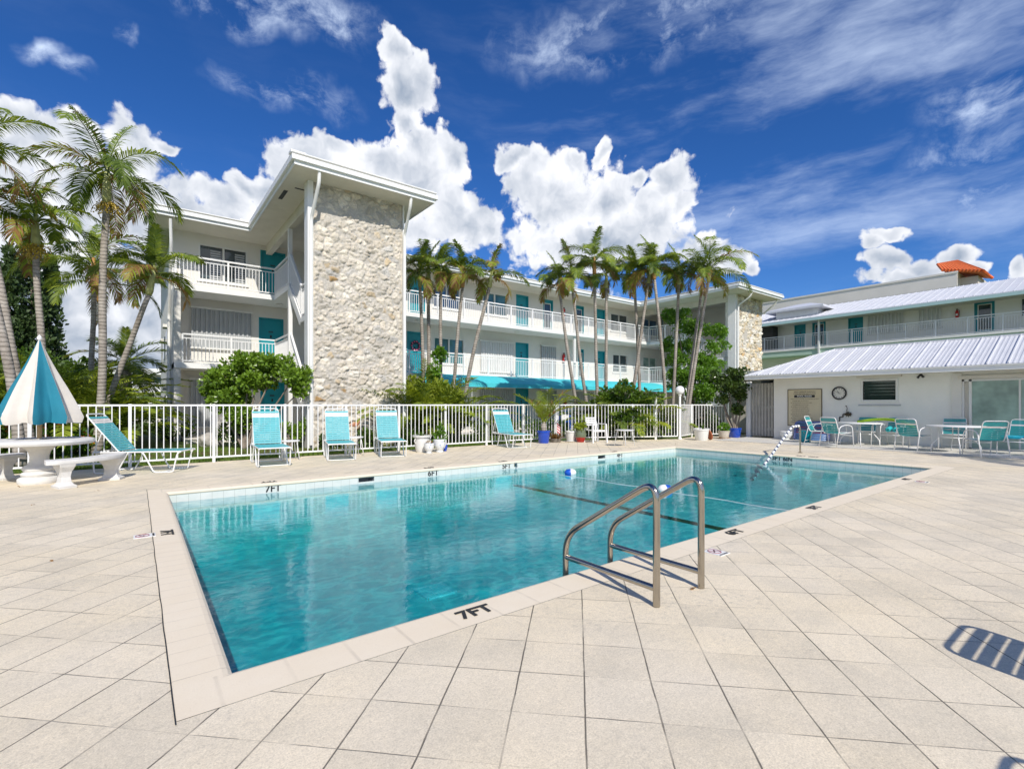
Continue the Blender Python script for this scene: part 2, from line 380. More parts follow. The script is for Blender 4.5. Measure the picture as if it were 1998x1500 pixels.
def paver_mat():
    m, N, L, b = new_mat('concrete_pavers')
    tc = N.new('ShaderNodeTexCoord'); co = tc.outputs['Object']
    wob = N.new('ShaderNodeTexNoise'); wob.inputs['Scale'].default_value = 5; wob.inputs['Detail'].default_value = 5; L.new(co, wob.inputs['Vector'])
    ws = N.new('ShaderNodeVectorMath'); ws.operation = 'MULTIPLY_ADD'; L.new(wob.outputs['Color'], ws.inputs[0]); ws.inputs[1].default_value = (.009,.009,0); L.new(co, ws.inputs[2])
    sp = N.new('ShaderNodeSeparateXYZ'); L.new(ws.outputs[0], sp.inputs[0])
    A = mth(N, L, 'MULTIPLY', mth(N, L, 'SUBTRACT', sp.outputs[0], sp.outputs[1]), .70711)
    B = mth(N, L, 'MULTIPLY', mth(N, L, 'ADD', sp.outputs[0], sp.outputs[1]), .70711)
    T = .311
    a = mth(N, L, 'DIVIDE', mth(N, L, 'SUBTRACT', A, .036), T); q = mth(N, L, 'DIVIDE', mth(N, L, 'SUBTRACT', B, 3.0), T)
    fa = mth(N, L, 'FLOOR', a); fb = mth(N, L, 'FLOOR', q)
    def edge(x, f):
        t = mth(N, L, 'SUBTRACT', x, f); return mth(N, L, 'MINIMUM', t, mth(N, L, 'SUBTRACT', 1., t))
    ea = edge(a, fa); eb = edge(q, fb)
    wn = nz(N, L, co, 9, 5, .7); gap = nz(N, L, co, 2.3, 4, .6)
    wa = mth(N, L, 'ADD', .006, mth(N, L, 'MULTIPLY', wn, .011))
    la = mrange(N, L, mth(N, L, 'DIVIDE', ea, wa), .7, 1.25, 1., 0.)
    lb = mrange(N, L, mth(N, L, 'DIVIDE', eb, mth(N, L, 'MULTIPLY', wa, .8)), .6, 1.3, 1., 0.)
    la = mth(N, L, 'MULTIPLY', la, mrange(N, L, gap, .36, .52, .35, 1.)); lb = mth(N, L, 'MULTIPLY', lb, mrange(N, L, gap, .42, .58, .12, .85))
    line = mth(N, L, 'MAXIMUM', la, lb)
    cb = N.new('ShaderNodeCombineXYZ'); L.new(fa, cb.inputs[0]); L.new(fb, cb.inputs[1])
    wh = N.new('ShaderNodeTexWhiteNoise'); wh.noise_dimensions = '2D'; L.new(cb.outputs[0], wh.inputs['Vector'])
    tone = mrange(N, L, wh.outputs[0], 0, 1, .945, 1.03)
    base = mixcol(N, L, mrange(N, L, nz(N, L, co, .55, 5, .6), .35, .65), (.82,.705,.51), (.79,.70,.55))
    # grey weathering, strongest on scattered slabs
    g1 = mth(N, L, 'MULTIPLY', mrange(N, L, nz(N, L, co, 1.3, 8, .74, .3), .42, .74), mrange(N, L, wh.outputs[0], .2, .95, 1., .55))
    base = mixcol(N, L, mth(N, L, 'MULTIPLY', g1, .75), base, (.53,.485,.395))
    sp1 = nz(N, L, co, 120, 3, .85); sp2 = nz(N, L, co, 38, 6, .85)
    spk = mth(N, L, 'ADD', mrange(N, L, sp1, .3, .7, .77, 1.19), mrange(N, L, sp2, .32, .68, -.12, .11))
    sc = N.new('ShaderNodeVectorMath'); sc.operation = 'SCALE'; L.new(base, sc.inputs[0]); L.new(mth(N, L, 'MULTIPLY', tone, spk), sc.inputs['Scale'])
    col = mixcol(N, L, mth(N, L, 'MULTIPLY', line, .84), sc.outputs[0], (.075,.068,.058))
    lich = mth(N, L, 'MULTIPLY', mrange(N, L, nz(N, L, co, 24, 6, .75), .50, .66), mrange(N, L, nz(N, L, co, .8, 5, .7, .4), .44, .62))
    col = mixcol(N, L, mth(N, L, 'MULTIPLY', lich, .42), col, (.25,.245,.225))
    # fallen debris dots
    vo = N.new('ShaderNodeTexVoronoi'); vo.inputs['Scale'].default_value = 2.2; L.new(ws.outputs[0], vo.inputs['Vector'])
    col = mixcol(N, L, mrange(N, L, vo.outputs['Distance'], .012, .02, .8, 0.), col, (.13,.085,.04))
    L.new(col, b.inputs['Base Color']); b.inputs['Roughness'].default_value = .88; b.inputs['Specular IOR Level'].default_value = .25
    h = mth(N, L, 'ADD', mth(N, L, 'MULTIPLY', line, -1.), mth(N, L, 'ADD', mth(N, L, 'MULTIPLY', sp1, .30), mth(N, L, 'MULTIPLY', sp2, .35)))
    bp = N.new('ShaderNodeBump'); bp.inputs['Strength'].default_value = .55; bp.inputs['Distance'].default_value = .006; L.new(h, bp.inputs['Height']); L.new(bp.outputs[0], b.inputs['Normal'])
    return m
def coping_mat():
    m, N, L, b = new_mat('coping_brick'); tc = N.new('ShaderNodeTexCoord'); co = tc.outputs['Object']
    sp = N.new('ShaderNodeSeparateXYZ'); L.new(co, sp.inputs[0])
    def lines(x, T):
        t = mth(N, L, 'FRACT', mth(N, L, 'DIVIDE', x, T)); e = mth(N, L, 'MINIMUM', t, mth(N, L, 'SUBTRACT', 1., t)); return mrange(N, L, e, .012, .045, 1., 0.)
    # joints run across the strip: use X on long sides, Y on short ones
    onlong = mth(N, L, 'MAXIMUM', mth(N, L, 'LESS_THAN', sp.outputs[1], 2.72), mth(N, L, 'GREATER_THAN', sp.outputs[1], 8.86))
    ln = mth(N, L, 'ADD', mth(N, L, 'MULTIPLY', lines(sp.outputs[0], .30), onlong), mth(N, L, 'MULTIPLY', lines(sp.outputs[1], .155), mth(N, L, 'SUBTRACT', 1., onlong)))
    ln = mth(N, L, 'MULTIPLY', ln, mrange(N, L, nz(N, L, co, 3, 3), .4, .6, .2, .7))
    base = mixcol(N, L, mrange(N, L, nz(N, L, co, 2.2, 6, .7), .3, .7), (.79,.68,.51), (.83,.73,.57))
    base = mixcol(N, L, mrange(N, L, nz(N, L, co, 120, 3, .8), .55, .75, 0., .25), base, (.40,.36,.30))
    col = mixcol(N, L, mth(N, L, 'MULTIPLY', ln, .45), base, (.36,.32,.26))
    L.new(col, b.inputs['Base Color']); b.inputs['Roughness'].default_value = .8
    h = mth(N, L, 'SUBTRACT', mth(N, L, 'MULTIPLY', nz(N, L, co, 90, 4), .4), ln)
    bp = N.new('ShaderNodeBump'); bp.inputs['Strength'].default_value = .35; bp.inputs['Distance'].default_value = .005; L.new(h, bp.inputs['Height']); L.new(bp.outputs[0], b.inputs['Normal'])
    return m
def tile_mat():
    m, N, L, b = new_mat('white_waterline_tile'); tc = N.new('ShaderNodeTexCoord'); co = tc.outputs['Object']
    sp = N.new('ShaderNodeSeparateXYZ'); L.new(co, sp.inputs[0])
    t = mth(N, L, 'FRACT', mth(N, L, 'DIVIDE', mth(N, L, 'ADD', sp.outputs[0], sp.outputs[1]), .153)); e = mth(N, L, 'MINIMUM', t, mth(N, L, 'SUBTRACT', 1., t))
    ln = mrange(N, L, e, .012, .03, 1., 0.)
    col = mixcol(N, L, mrange(N, L, nz(N, L, co, 4, 5), .3, .7), (.62,.66,.62), (.74,.75,.70)); col = mixcol(N, L, mth(N, L, 'MULTIPLY', ln, .6), col, (.40,.42,.38))
    L.new(col, b.inputs['Base Color']); b.inputs['Roughness'].default_value = .25; return m
def plaster_mat():
    m, N, L, b = new_mat('pool_plaster'); tc = N.new('ShaderNodeTexCoord'); co = tc.outputs['Object']
    n1 = nz(N, L, co, 1.2, 6, .65); col = mixcol(N, L, mrange(N, L, n1, .3, .7), (.38,.70,.68), (.54,.80,.77))
    L.new(col, b.inputs['Base Color']); b.inputs['Roughness'].default_value = .8; return m
def water_mat():
    m, N, L, b = new_mat('pool_water'); N.remove(b); tc = N.new('ShaderNodeTexCoord'); co = tc.outputs['Object']
    mp = N.new('ShaderNodeMapping'); mp.inputs['Rotation'].default_value = (0,0,R(20)); mp.inputs['Scale'].default_value = (1.,1.5,1.); L.new(co, mp.inputs[0]); c2 = mp.outputs[0]
    h1 = nz(N, L, c2, 1.6, 3, .5, .6); h2 = nz(N, L, c2, 5.0, 3, .55, 1.2); h3 = nz(N, L, c2, 15, 3, .6, .8)
    h = mth(N, L, 'ADD', mth(N, L, 'ADD', mth(N, L, 'MULTIPLY', h1, .9), mth(N, L, 'MULTIPLY', h2, .55)), mth(N, L, 'MULTIPLY', h3, .14))
    bp = N.new('ShaderNodeBump'); bp.inputs['Strength'].default_value = 1.0; bp.inputs['Distance'].default_value = .0030; L.new(h, bp.inputs['Height'])
    gl = N.new('ShaderNodeBsdfGlossy'); gl.inputs['Roughness'].default_value = .012; gl.inputs['Color'].default_value = (.95,.98,1,1); L.new(bp.outputs[0], gl.inputs['Normal'])
    ge = N.new('ShaderNodeNewGeometry'); dt = N.new('ShaderNodeVectorMath'); dt.operation = 'DOT_PRODUCT'; L.new(bp.outputs[0], dt.inputs[0]); L.new(ge.outputs['Incoming'], dt.inputs[1])
    cs = mth(N, L, 'SUBTRACT', 1., mth(N, L, 'ABSOLUTE', dt.outputs['Value']), clamp=True)      # Schlick's reflectance of water, the same from both sides
    frv = mth(N, L, 'ADD', .02, mth(N, L, 'MULTIPLY', mth(N, L, 'POWER', cs, 5.), .98))
    # caustic net painted into the water's tint, standing in for focused sunlight
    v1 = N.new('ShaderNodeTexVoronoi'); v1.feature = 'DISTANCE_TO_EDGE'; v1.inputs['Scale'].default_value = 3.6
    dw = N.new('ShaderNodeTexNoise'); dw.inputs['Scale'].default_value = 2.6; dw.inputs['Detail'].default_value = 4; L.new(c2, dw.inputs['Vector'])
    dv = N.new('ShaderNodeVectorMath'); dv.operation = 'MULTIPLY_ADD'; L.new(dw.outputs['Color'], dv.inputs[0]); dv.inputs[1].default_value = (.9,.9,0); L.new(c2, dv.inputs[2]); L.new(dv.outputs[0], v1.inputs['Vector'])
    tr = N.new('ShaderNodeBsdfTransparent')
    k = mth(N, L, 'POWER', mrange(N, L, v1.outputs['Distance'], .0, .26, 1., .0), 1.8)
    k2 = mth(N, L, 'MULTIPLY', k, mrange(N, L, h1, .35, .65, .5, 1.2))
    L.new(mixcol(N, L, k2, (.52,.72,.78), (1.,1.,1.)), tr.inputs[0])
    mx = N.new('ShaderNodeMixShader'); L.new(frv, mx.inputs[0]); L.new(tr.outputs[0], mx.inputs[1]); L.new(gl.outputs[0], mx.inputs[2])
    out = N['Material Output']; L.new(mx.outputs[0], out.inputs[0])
    ab = N.new('ShaderNodeVolumeAbsorption'); ab.inputs['Color'].default_value = (.0,.815,.845,1); ab.inputs['Density'].default_value = .80
    L.new(ab.outputs[0], out.inputs['Volume']); return m
def trunk_mat():
    m, N, L, b = new_mat('ringed_palm_bark'); tc = N.new('ShaderNodeTexCoord'); co = tc.outputs['Object']
    sp = N.new('ShaderNodeSeparateXYZ'); L.new(co, sp.inputs[0])
    zz = mth(N, L, 'ADD', sp.outputs[2], mth(N, L, 'MULTIPLY', nz(N, L, co, 3, 3), .12))
    t = mth(N, L, 'FRACT', mth(N, L, 'MULTIPLY', zz, 11.)); ring = mrange(N, L, t, .0, .35, 1., 0.)
    base = mixcol(N, L, mrange(N, L, nz(N, L, co, 4, 6, .7), .35, .65), (.25,.215,.18), (.44,.40,.35)); base = mixcol(N, L, mth(N, L, 'MULTIPLY', ring, .6), base, (.09,.075,.06))
    L.new(base, b.inputs['Base Color']); b.inputs['Roughness'].default_value = .9
    bp = N.new('ShaderNodeBump'); bp.inputs['Strength'].default_value = .7; bp.inputs['Distance'].default_value = .015; L.new(mth(N, L, 'MULTIPLY', ring, -1.), bp.inputs['Height']); L.new(bp.outputs[0], b.inputs['Normal'])
    return m
def grass_mat():
    m, N, L, b = new_mat('lawn_grass'); tc = N.new('ShaderNodeTexCoord'); co = tc.outputs['Object']
    col = mixcol(N, L, mrange(N, L, nz(N, L, co, 1.1, 7, .7), .35, .65), (.10,.17,.028), (.20,.28,.05)); col = mixcol(N, L, mrange(N, L, nz(N, L, co, 60, 3, .8), .35, .7, 0, .6), col, (.04,.075,.012))
    L.new(col, b.inputs['Base Color']); b.inputs['Roughness'].default_value = .8
    bp = N.new('ShaderNodeBump'); bp.inputs['Strength'].default_value = 1; bp.inputs['Distance'].default_value = .03; L.new(nz(N, L, co, 80, 3, .8), bp.inputs['Height']); L.new(bp.outputs[0], b.inputs['Normal'])
    return m
def glass_mat(name, col=(.05,.09,.11), rough=.05, spec=.8):
    m, N, L, b = new_mat(name); tc = N.new('ShaderNodeTexCoord'); n = nz(N, L, tc.outputs['Object'], 1.3, 3)
    L.new(mixcol(N, L, mrange(N, L, n, .3, .7), tuple(c*.6 for c in col), tuple(c*1.4 for c in col)), b.inputs['Base Color'])
    b.inputs['Roughness'].default_value = rough; b.inputs['Specular IOR Level'].default_value = spec; return m
def painted_mat(name, base, spots, scale, thr=(.28,.34)):
    m, N, L, b = new_mat(name); tc = N.new('ShaderNodeTexCoord'); v = N.new('ShaderNodeTexVoronoi'); v.inputs['Scale'].default_value = scale
    n = N.new('ShaderNodeTexNoise'); n.inputs['Scale'].default_value = scale*2; L.new(tc.outputs['Object'], n.inputs['Vector'])
    a = N.new('ShaderNodeVectorMath'); a.operation = 'MULTIPLY_ADD'; L.new(n.outputs['Color'], a.inputs[0]); a.inputs[1].default_value = (.06,)*3; L.new(tc.outputs['Object'], a.inputs[2]); L.new(a.outputs[0], v.inputs['Vector'])
    L.new(mixcol(N, L, mrange(N, L, v.outputs['Distance'], thr[0], thr[1], 1., 0.), base, spots), b.inputs['Base Color']); b.inputs['Roughness'].default_value = .3; return m
def two_tone(name, lo, hi, z, soft=.05):
    m, N, L, b = new_mat(name); tc = N.new('ShaderNodeTexCoord'); sp = N.new('ShaderNodeSeparateXYZ'); L.new(tc.outputs['Object'], sp.inputs[0])
    zz = mth(N, L, 'ADD', sp.outputs[2], mth(N, L, 'MULTIPLY', nz(N, L, tc.outputs['Object'], 9, 4), .10))
    L.new(mixcol(N, L, mrange(N, L, zz, z, z+soft), lo, hi), b.inputs['Base Color']); b.inputs['Roughness'].default_value = .25; return m
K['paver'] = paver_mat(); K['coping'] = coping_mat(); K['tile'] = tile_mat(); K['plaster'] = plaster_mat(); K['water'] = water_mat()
K['trunk'] = trunk_mat(); K['grass'] = grass_mat()
K['glass'] = glass_mat('window_glass', (.05,.07,.08)); K['glass_teal'] = glass_mat('curtained_teal_glass', (.06,.16,.17)); K['glass_blue'] = glass_mat('blue_tinted_glass', (.05,.12,.22))
K['glass_green'] = glass_mat('frosted_sliding_glass', (.30,.43,.37), .10, .6)
K['frond'] = leaf_mat('palm_frond_green', (.09,.145,.028), (.22,.30,.055), (.33,.36,.08), rough=.5, spec=.25)
K['frond_y'] = leaf_mat('palm_frond_yellow_green', (.18,.25,.028), (.33,.39,.045), (.46,.42,.07), rough=.5, spec=.25)
K['frond_dry'] = leaf_mat('palm_frond_dry', (.14,.08,.03), (.34,.19,.06), (.46,.30,.11), trans=.3, rough=.6)
K['frond_dark'] = leaf_mat('palm_frond_dark', (.05,.09,.018), (.12,.18,.032), (.20,.25,.05), rough=.5, spec=.25)
K['shaft'] = mat('green_crownshaft', (.36,.38,.15), .45, .25, 6)
K['shaft_orange'] = mat('orange_crownshaft', (.42,.22,.07), .5, .25, 6)
K['fruit'] = mat('yellow_palm_fruit', (.42,.30,.03), .5, .3, 25)
K['leaf'] = leaf_mat('glossy_shrub_leaf', (.09,.17,.016), (.21,.34,.034), (.36,.45,.06), trans=.25, scale=3, rough=.28, spec=.6)
K['leaf_dark'] = leaf_mat('dark_shrub_leaf', (.032,.065,.014), (.085,.14,.025), (.16,.21,.04), trans=.2, scale=3, rough=.3)
K['leaf_mid'] = leaf_mat('mid_green_leaf', (.045,.10,.014), (.12,.21,.025), (.22,.30,.045), trans=.3, scale=2.2)
K['leaf_bright'] = leaf_mat('bright_green_leaf', (.07,.17,.016), (.17,.33,.03), (.28,.42,.06), trans=.35, scale=2.2)
K['needle'] = leaf_mat('dark_conifer_foliage', (.025,.055,.015), (.065,.11,.026), (.10,.16,.035), trans=.12, scale=4, rough=.6)
K['bark'] = mat('grey_bark', (.24,.20,.16), .9, .2, 12, bump=.8, bscale=20)
K['mulch'] = mat('garden_mulch', (.11,.06,.035), .95, .3, 30, bump=1, bscale=50)
K['flower'] = leaf_mat('orange_petals', (.5,.12,.01), (.62,.2,.02), (.6,.03,.05), trans=.3, scale=5)

# ------------------------------------------------------------------ ground, deck, pool
PX0, PX1, PY0, PY1 = .36, 13.12, 2.72, 8.86      # water's edge
CW = .23
OX0, OX1, OY0, OY1 = PX0-CW, PX1+.30, PY0-.29, PY1+.30
WZ = -.16
def ring_sheet(mb, x0, x1, y0, y1, hx0, hx1, hy0, hy1, z):
    for (a, b, c, d) in ((x0, hx0, y0, y1), (hx1, x1, y0, y1), (hx0, hx1, y0, hy0), (hx0, hx1, hy1, y1)):
        mb.quad((a,c,z),(b,c,z),(b,d,z),(a,d,z))
m = MB(); ring_sheet(m, -1500, 1500, -1500, 1500, OX0+.02, OX1-.02, OY0+.02, OY1-.02, -.012); struct('ground', m, K['grass'], fix=False)
FY = 12.95
m = MB(); z = 0
m.quad((-14,-14,z),(OX0,-14,z),(OX0,FY,z),(-14,FY,z)); m.quad((OX0,-14,z),(OX1,-14,z),(OX1,OY0,z),(OX0,OY0,z))
m.quad((OX0,OY1,z),(12.3,OY1,z),(12.3,FY,z),(OX0,FY,z)); m.add([(12.3,OY1,z),(OX1,OY1,z),(OX1,12.32,z),(12.3,FY,z)], [(0,1,2,3)])
m.add([(OX1,-14,z),(26,-14,z),(26,10.7,z),(20.6,10.75,z),(17.2,11.15,z),(16.1,10.85,z),(OX1,12.32,z)], [(0,1,2,3,4,5,6)])
struct('pool_deck', m, K['paver'], fix=False)
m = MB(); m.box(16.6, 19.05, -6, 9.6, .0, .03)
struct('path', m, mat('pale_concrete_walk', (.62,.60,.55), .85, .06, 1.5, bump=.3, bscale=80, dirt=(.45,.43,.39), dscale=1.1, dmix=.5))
# coping: bullnosed ring
m = MB()
def cop_prof(o, i):   # outer to inner offsets with a rounded nose
    return [(0, .002), (o*.1, .002), (o*.5, .002), (o-.03, .002), (o-.006, -.004), (o+.012, -.018), (o+.014, -.034), (o+.004, -.05), (o-.01, -.055)]
def cop_side(p0, p1, inward, w, e0, e1):
    p0, p1, inward = Vector(p0), Vector(p1), Vector(inward); al = (p1-p0).normalized(); vs = []
    pr = cop_prof(w, 0)
    for (o, zz) in pr: vs.append((*(p0 + inward*o + al*o*e0), zz))
    for (o, zz) in pr: vs.append((*(p1 + inward*o - al*o*e1), zz))
    k = len(pr); m.add(vs, [(i, i+1, k+i+1, k+i) for i in range(k-1)])
cop_side((OX0,OY0),(OX1,OY0),(0,1),.29,.23/.29,.30/.29); cop_side((OX1,OY0),(OX1,OY1),(-1,0),.30,.29/.3,1)
cop_side((OX1,OY1),(OX0,OY1),(0,-1),.30,1,.23/.30); cop_side((OX0,OY1),(OX0,OY0),(1,0),.23,.30/.23,.29/.23)
coping = struct('pool_coping', m, K['coping'])
# dark crack between the left coping and the slabs
m = MB(); pts = []
for i in range(60):
    y = OY0-.03 + (OY1-OY0+.2)*i/59; pts.append((OX0 - .004 + .006*noise.noise(Vector((y*3, 0, 0))), y))
vs = []; 
for (x, y) in pts: vs += [(x-.003, y, .0045), (x+.0022, y, .0045)]
m.add(vs, [(2*i, 2*i+1, 2*i+3, 2*i+2) for i in range(59)]); tag(m.build('expansion_joint', K['dark'], coping, fix=False))
# basin
m = MB()
def fz(x): return -1.18 if x < 3.5 else (-1.18 + (x-3.5)/3.4*.63 if x < 6.9 else -.55 + (x-6.9)/(PX1-6.9)*.06)
xs = [PX0, 3.5, 6.9, 10., PX1]
for a, b_ in zip(xs, xs[1:]):
    m.quad((a,PY0,fz(a)),(b_,PY0,fz(b_)),(b_,PY1,fz(b_)),(a,PY1,fz(a)))
    m.quad((a,PY0,fz(a)),(b_,PY0,fz(b_)),(b_,PY0,-.30),(a,PY0,-.30)); m.quad((a,PY1,fz(a)),(b_,PY1,fz(b_)),(b_,PY1,-.30),(a,PY1,-.30))
for x in (PX0, PX1): m.quad((x,PY0,fz(x)),(x,PY1,fz(x)),(x,PY1,-.30),(x,PY0,-.30))
# seat steps in the shallow corner
m.box(PX1-1.2, PX1-.003, 5.2, 6.3, -.6, -.36); m.box(PX1-.7, PX1-.004, 5.21, 6.29, -.36, -.27)
basin = struct('pool_basin', m, K['plaster'], fix=False)
m = MB()
sk = [(3.24,3.54),(9.66,9.94)]     # skimmer mouths in the far wall
cuts = [PX0] + [v for s_ in sk for v in s_] + [PX1]
for i in range(0, len(cuts), 2): m.quad((cuts[i],PY1,-.30),(cuts[i+1],PY1,-.30),(cuts[i+1],PY1,-.03),(cuts[i],PY1,-.03))
for a, b_ in sk: m.quad((a,PY1,-.30),(b_,PY1,-.30),(b_,PY1,-.13),(a,PY1,-.13))
m.quad((PX0,PY0,-.30),(PX1,PY0,-.30),(PX1,PY0,-.03),(PX0,PY0,-.03))
for x in (PX0, PX1): m.quad((x,PY0,-.30),(x,PY1,-.30),(x,PY1,-.03),(x,PY0,-.03))
m.build('waterline_tile', K['tile'], basin, fix=False)
for a, b_ in sk:
    m = MB(); m.box(a+.003, b_-.003, PY1+.004, PY1+.28, -.30, -.05); m.f = [f for i, f in enumerate(m.f) if i != 2]; m.m = [0]*5
    m.build('skimmer_box', K['shutter_grey'], basin, fix=False)
m = MB(); m.box(6.84, 6.98, PY0+.002, PY1-.002, -.60, -.545); m.build('floor_tile_stripe', K['black'], basin)
m = MB(); x, y = gp(848, 1150, -1.15)
m.box(x-.19, x+.19, y-.19, y+.2, -1.178, -1.172); dr = m.build('drain_sump', K['dark'], basin); m = MB()
for i in range(9): m.box(x-.2, x+.2, y-.2+i*.047, y-.2+i*.047+.028, -1.18, -1.155)
for s_ in (-.215, .19): m.box(x+s_, x+s_+.025, y-.2, y+.21, -1.18, -1.15)
m.build('main_drain_grate', mat('white_grate', (.93,.93,.93), .5, .02), basin)
# water body
m = MB(); e = .004
nx, ny = 2, 2
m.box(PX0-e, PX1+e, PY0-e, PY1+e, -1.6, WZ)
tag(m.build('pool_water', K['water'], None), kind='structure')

# writing on the coping and tile band
def text(s_, pos, right, up, size, material, parent=None, bold=.0, name='depth_marking', align='CENTER', sx=1, extr=.0012):
    c = bpy.data.curves.new(name, 'FONT'); c.body = s_; c.size = size; c.align_x = align; c.align_y = 'CENTER'; c.extrude = extr; c.offset = bold*size
    c.materials.append(material); o = bpy.data.objects.new(name, c); COL.objects.link(o)
    r, u = Vector(right).normalized(), Vector(up).normalized(); n = r.cross(u)
    M4 = Matrix((r*sx, u, n)).transposed().to_4x4(); M4.translation = Vector(pos)
    o.matrix_world = M4; bpy.context.view_layer.update()
    me = bpy.data.meshes.new_from_object(o.evaluated_get(bpy.context.evaluated_depsgraph_get())); me.name = name
    bpy.data.objects.remove(o); o = bpy.data.objects.new(name, me); COL.objects.link(o)
    if parent is not None: o.parent = parent; M4.translation = M4.translation - Vector(parent.location)
    o.matrix_basis = M4; return o
for (s_, x) in (('7FT', 1.68), ('6FT', 4.82), ('5FT', 6.76), ('4FT', 10.6)):
    text(s_, (x, PY0-.155, .0085), (1,0,0), (0,1,0), .155, K['black'], coping, .022)
for (s_, x) in (('7FT', 1.76), ('6FT', 4.75), ('5FT', 6.62), ('4FT', 10.45)):
    text(s_, (x, PY1+.14, .0085), (-1,0,0), (0,-1,0), .155, K['black'], coping, .022)
for (s_, x) in (('7FT', 1.80), ('6FT', 4.78), ('5FT', 6.64), ('4FT', 10.53)):
    text(s_, (x, PY1-.004, -.095), (1,0,0), (0,0,1), .155, K['black'], basin, .022)
text('7FT', (PX0-.12, 6.05, .0085), (0,-1,0), (1,0,0), .15, K['black'], coping, .02)
text('3FT 6IN', (PX1-.004, on_x(1526, PX1), -.09), (0,-1,0), (0,0,1), .15, K['black'], basin, .02)
text('3FT 6IN', (PX1+.14, 5.2, .0085), (0,-1,0), (-1,0,0), .15, K['black'], coping, .02)
# no diving tiles
def no_diving(x, y, rz):
    t = thing('no_diving_tile', 'x', 'sign', (x, y, .0), rz, 'no diving tiles in the deck')
    m = MB(); m.box(-.075, .075, -.10, .075, .001, .006); m.build('tile', K['white'], t)
    m = MB(); m.tube([(.055*math.cos(a), .055*math.sin(a)+.005, .007) for a in [i*math.pi/12 for i in range(24)]], .0035, 6, True); m.bar((-.04,.04,.007),(.04,-.03,.007),.005,.003); m.build('red_ring', mat('faded_red_enamel', (.30,.06,.08), .5), t)
    m = MB(); m.bar((-.025,-.01,.0065),(.02,.02,.0065),.012,.002); m.sphere((.028,.028,.007),.008,6,(1,1,.3)); m.build('diver_mark', K['black'], t)
    text('NO DIVING', (0,-.084,.0066), (1,0,0),(0,1,0),.024,K['black'],None,.02,'wording').parent = t
    return t
x, y = gp(1395, 1077); t = no_diving(x, y, 0); t['label'] = 'white no diving tile on the near edge, beyond the steel ladder rails'
x, y = gp(279, 1046); t = no_diving(x, y, R(90)); t['label'] = 'white no diving tile left of the pool beside the rotated 7FT mark'
x, y = gp(1797, 940); t = no_diving(x, y, 0); t['label'] = 'white no diving tile by the right-hand corner of the pool'
# ------------------------------------------------------------------ building kit
def wall_holes(mb, a0, a1, z0, z1, holes, b0, b1, mp):
    """wall from a0..a1 along, z0..z1 up, b0..b1 thick, with rectangular openings; mp maps (a,b,z) to the world"""
    za = sorted({z0, z1, *[max(z0, min(z1, v)) for h in holes for v in h[2:4]]}); aa = sorted({a0, a1, *[max(a0, min(a1, v)) for h in holes for v in h[:2]]})
    for i in range(len(aa)-1):
        run = None
        for j in range(len(za)-1):
            cx, cz = (aa[i]+aa[i+1])/2, (za[j]+za[j+1])/2
            hit = any(h[0] < cx < h[1] and h[2] < cz < h[3] for h in holes)
            if not hit: run = [za[j], za[j+1]] if run is None else [run[0], za[j+1]]
            if (hit or j == len(za)-2) and run: abox(mb, mp, aa[i], aa[i+1], b0, b1, run[0], run[1]); run = None
def abox(mb, mp, a0, a1, b0, b1, z0, z1):
    p = [(a0,b0),(a1,b0),(a1,b1),(a0,b1)]; w = [mp(a, b) for a, b in p]
    vs = [(x, y, z0) for x, y in w] + [(x, y, z1) for x, y in w]
    mb.add(vs, [(3,2,1,0),(4,5,6,7),(0,1,5,4),(1,2,6,5),(2,3,7,6),(3,0,4,7)])
def railing_mb(mb, pts, z, h=1.02, post=1.5, step=.115, dz=None):
    """pts: xy path; dz: optional floor heights per point (stairs)"""
    for i in range(len(pts)-1):
        p, q = Vector((*pts[i], dz[i] if dz else z)), Vector((*pts[i+1], dz[i+1] if dz else z)); d = q-p; Lh = Vector((d.x, d.y)).length
        up = Vector((0,0,1)); k = max(1, round(Lh/post))
        mb.bar(p+up*h, q+up*h, .075, .05); mb.bar(p+up*(h-.14), q+up*(h-.14), .035, .03); mb.bar(p+up*.07, q+up*.07, .04, .035)
        for j in range(k+1):
            c = p + d*(j/k)
            if j == k and i < len(pts)-2: continue
            mb.box(c.x-.03, c.x+.03, c.y-.03, c.y+.03, c.z, c.z+h)
        n = int(Lh/step)
        for j in range(1, n):
            c = p + d*(j/n); mb.box(c.x-.0105, c.x+.0105, c.y-.0105, c.y+.0105, c.z+.07, c.z+h-.14)
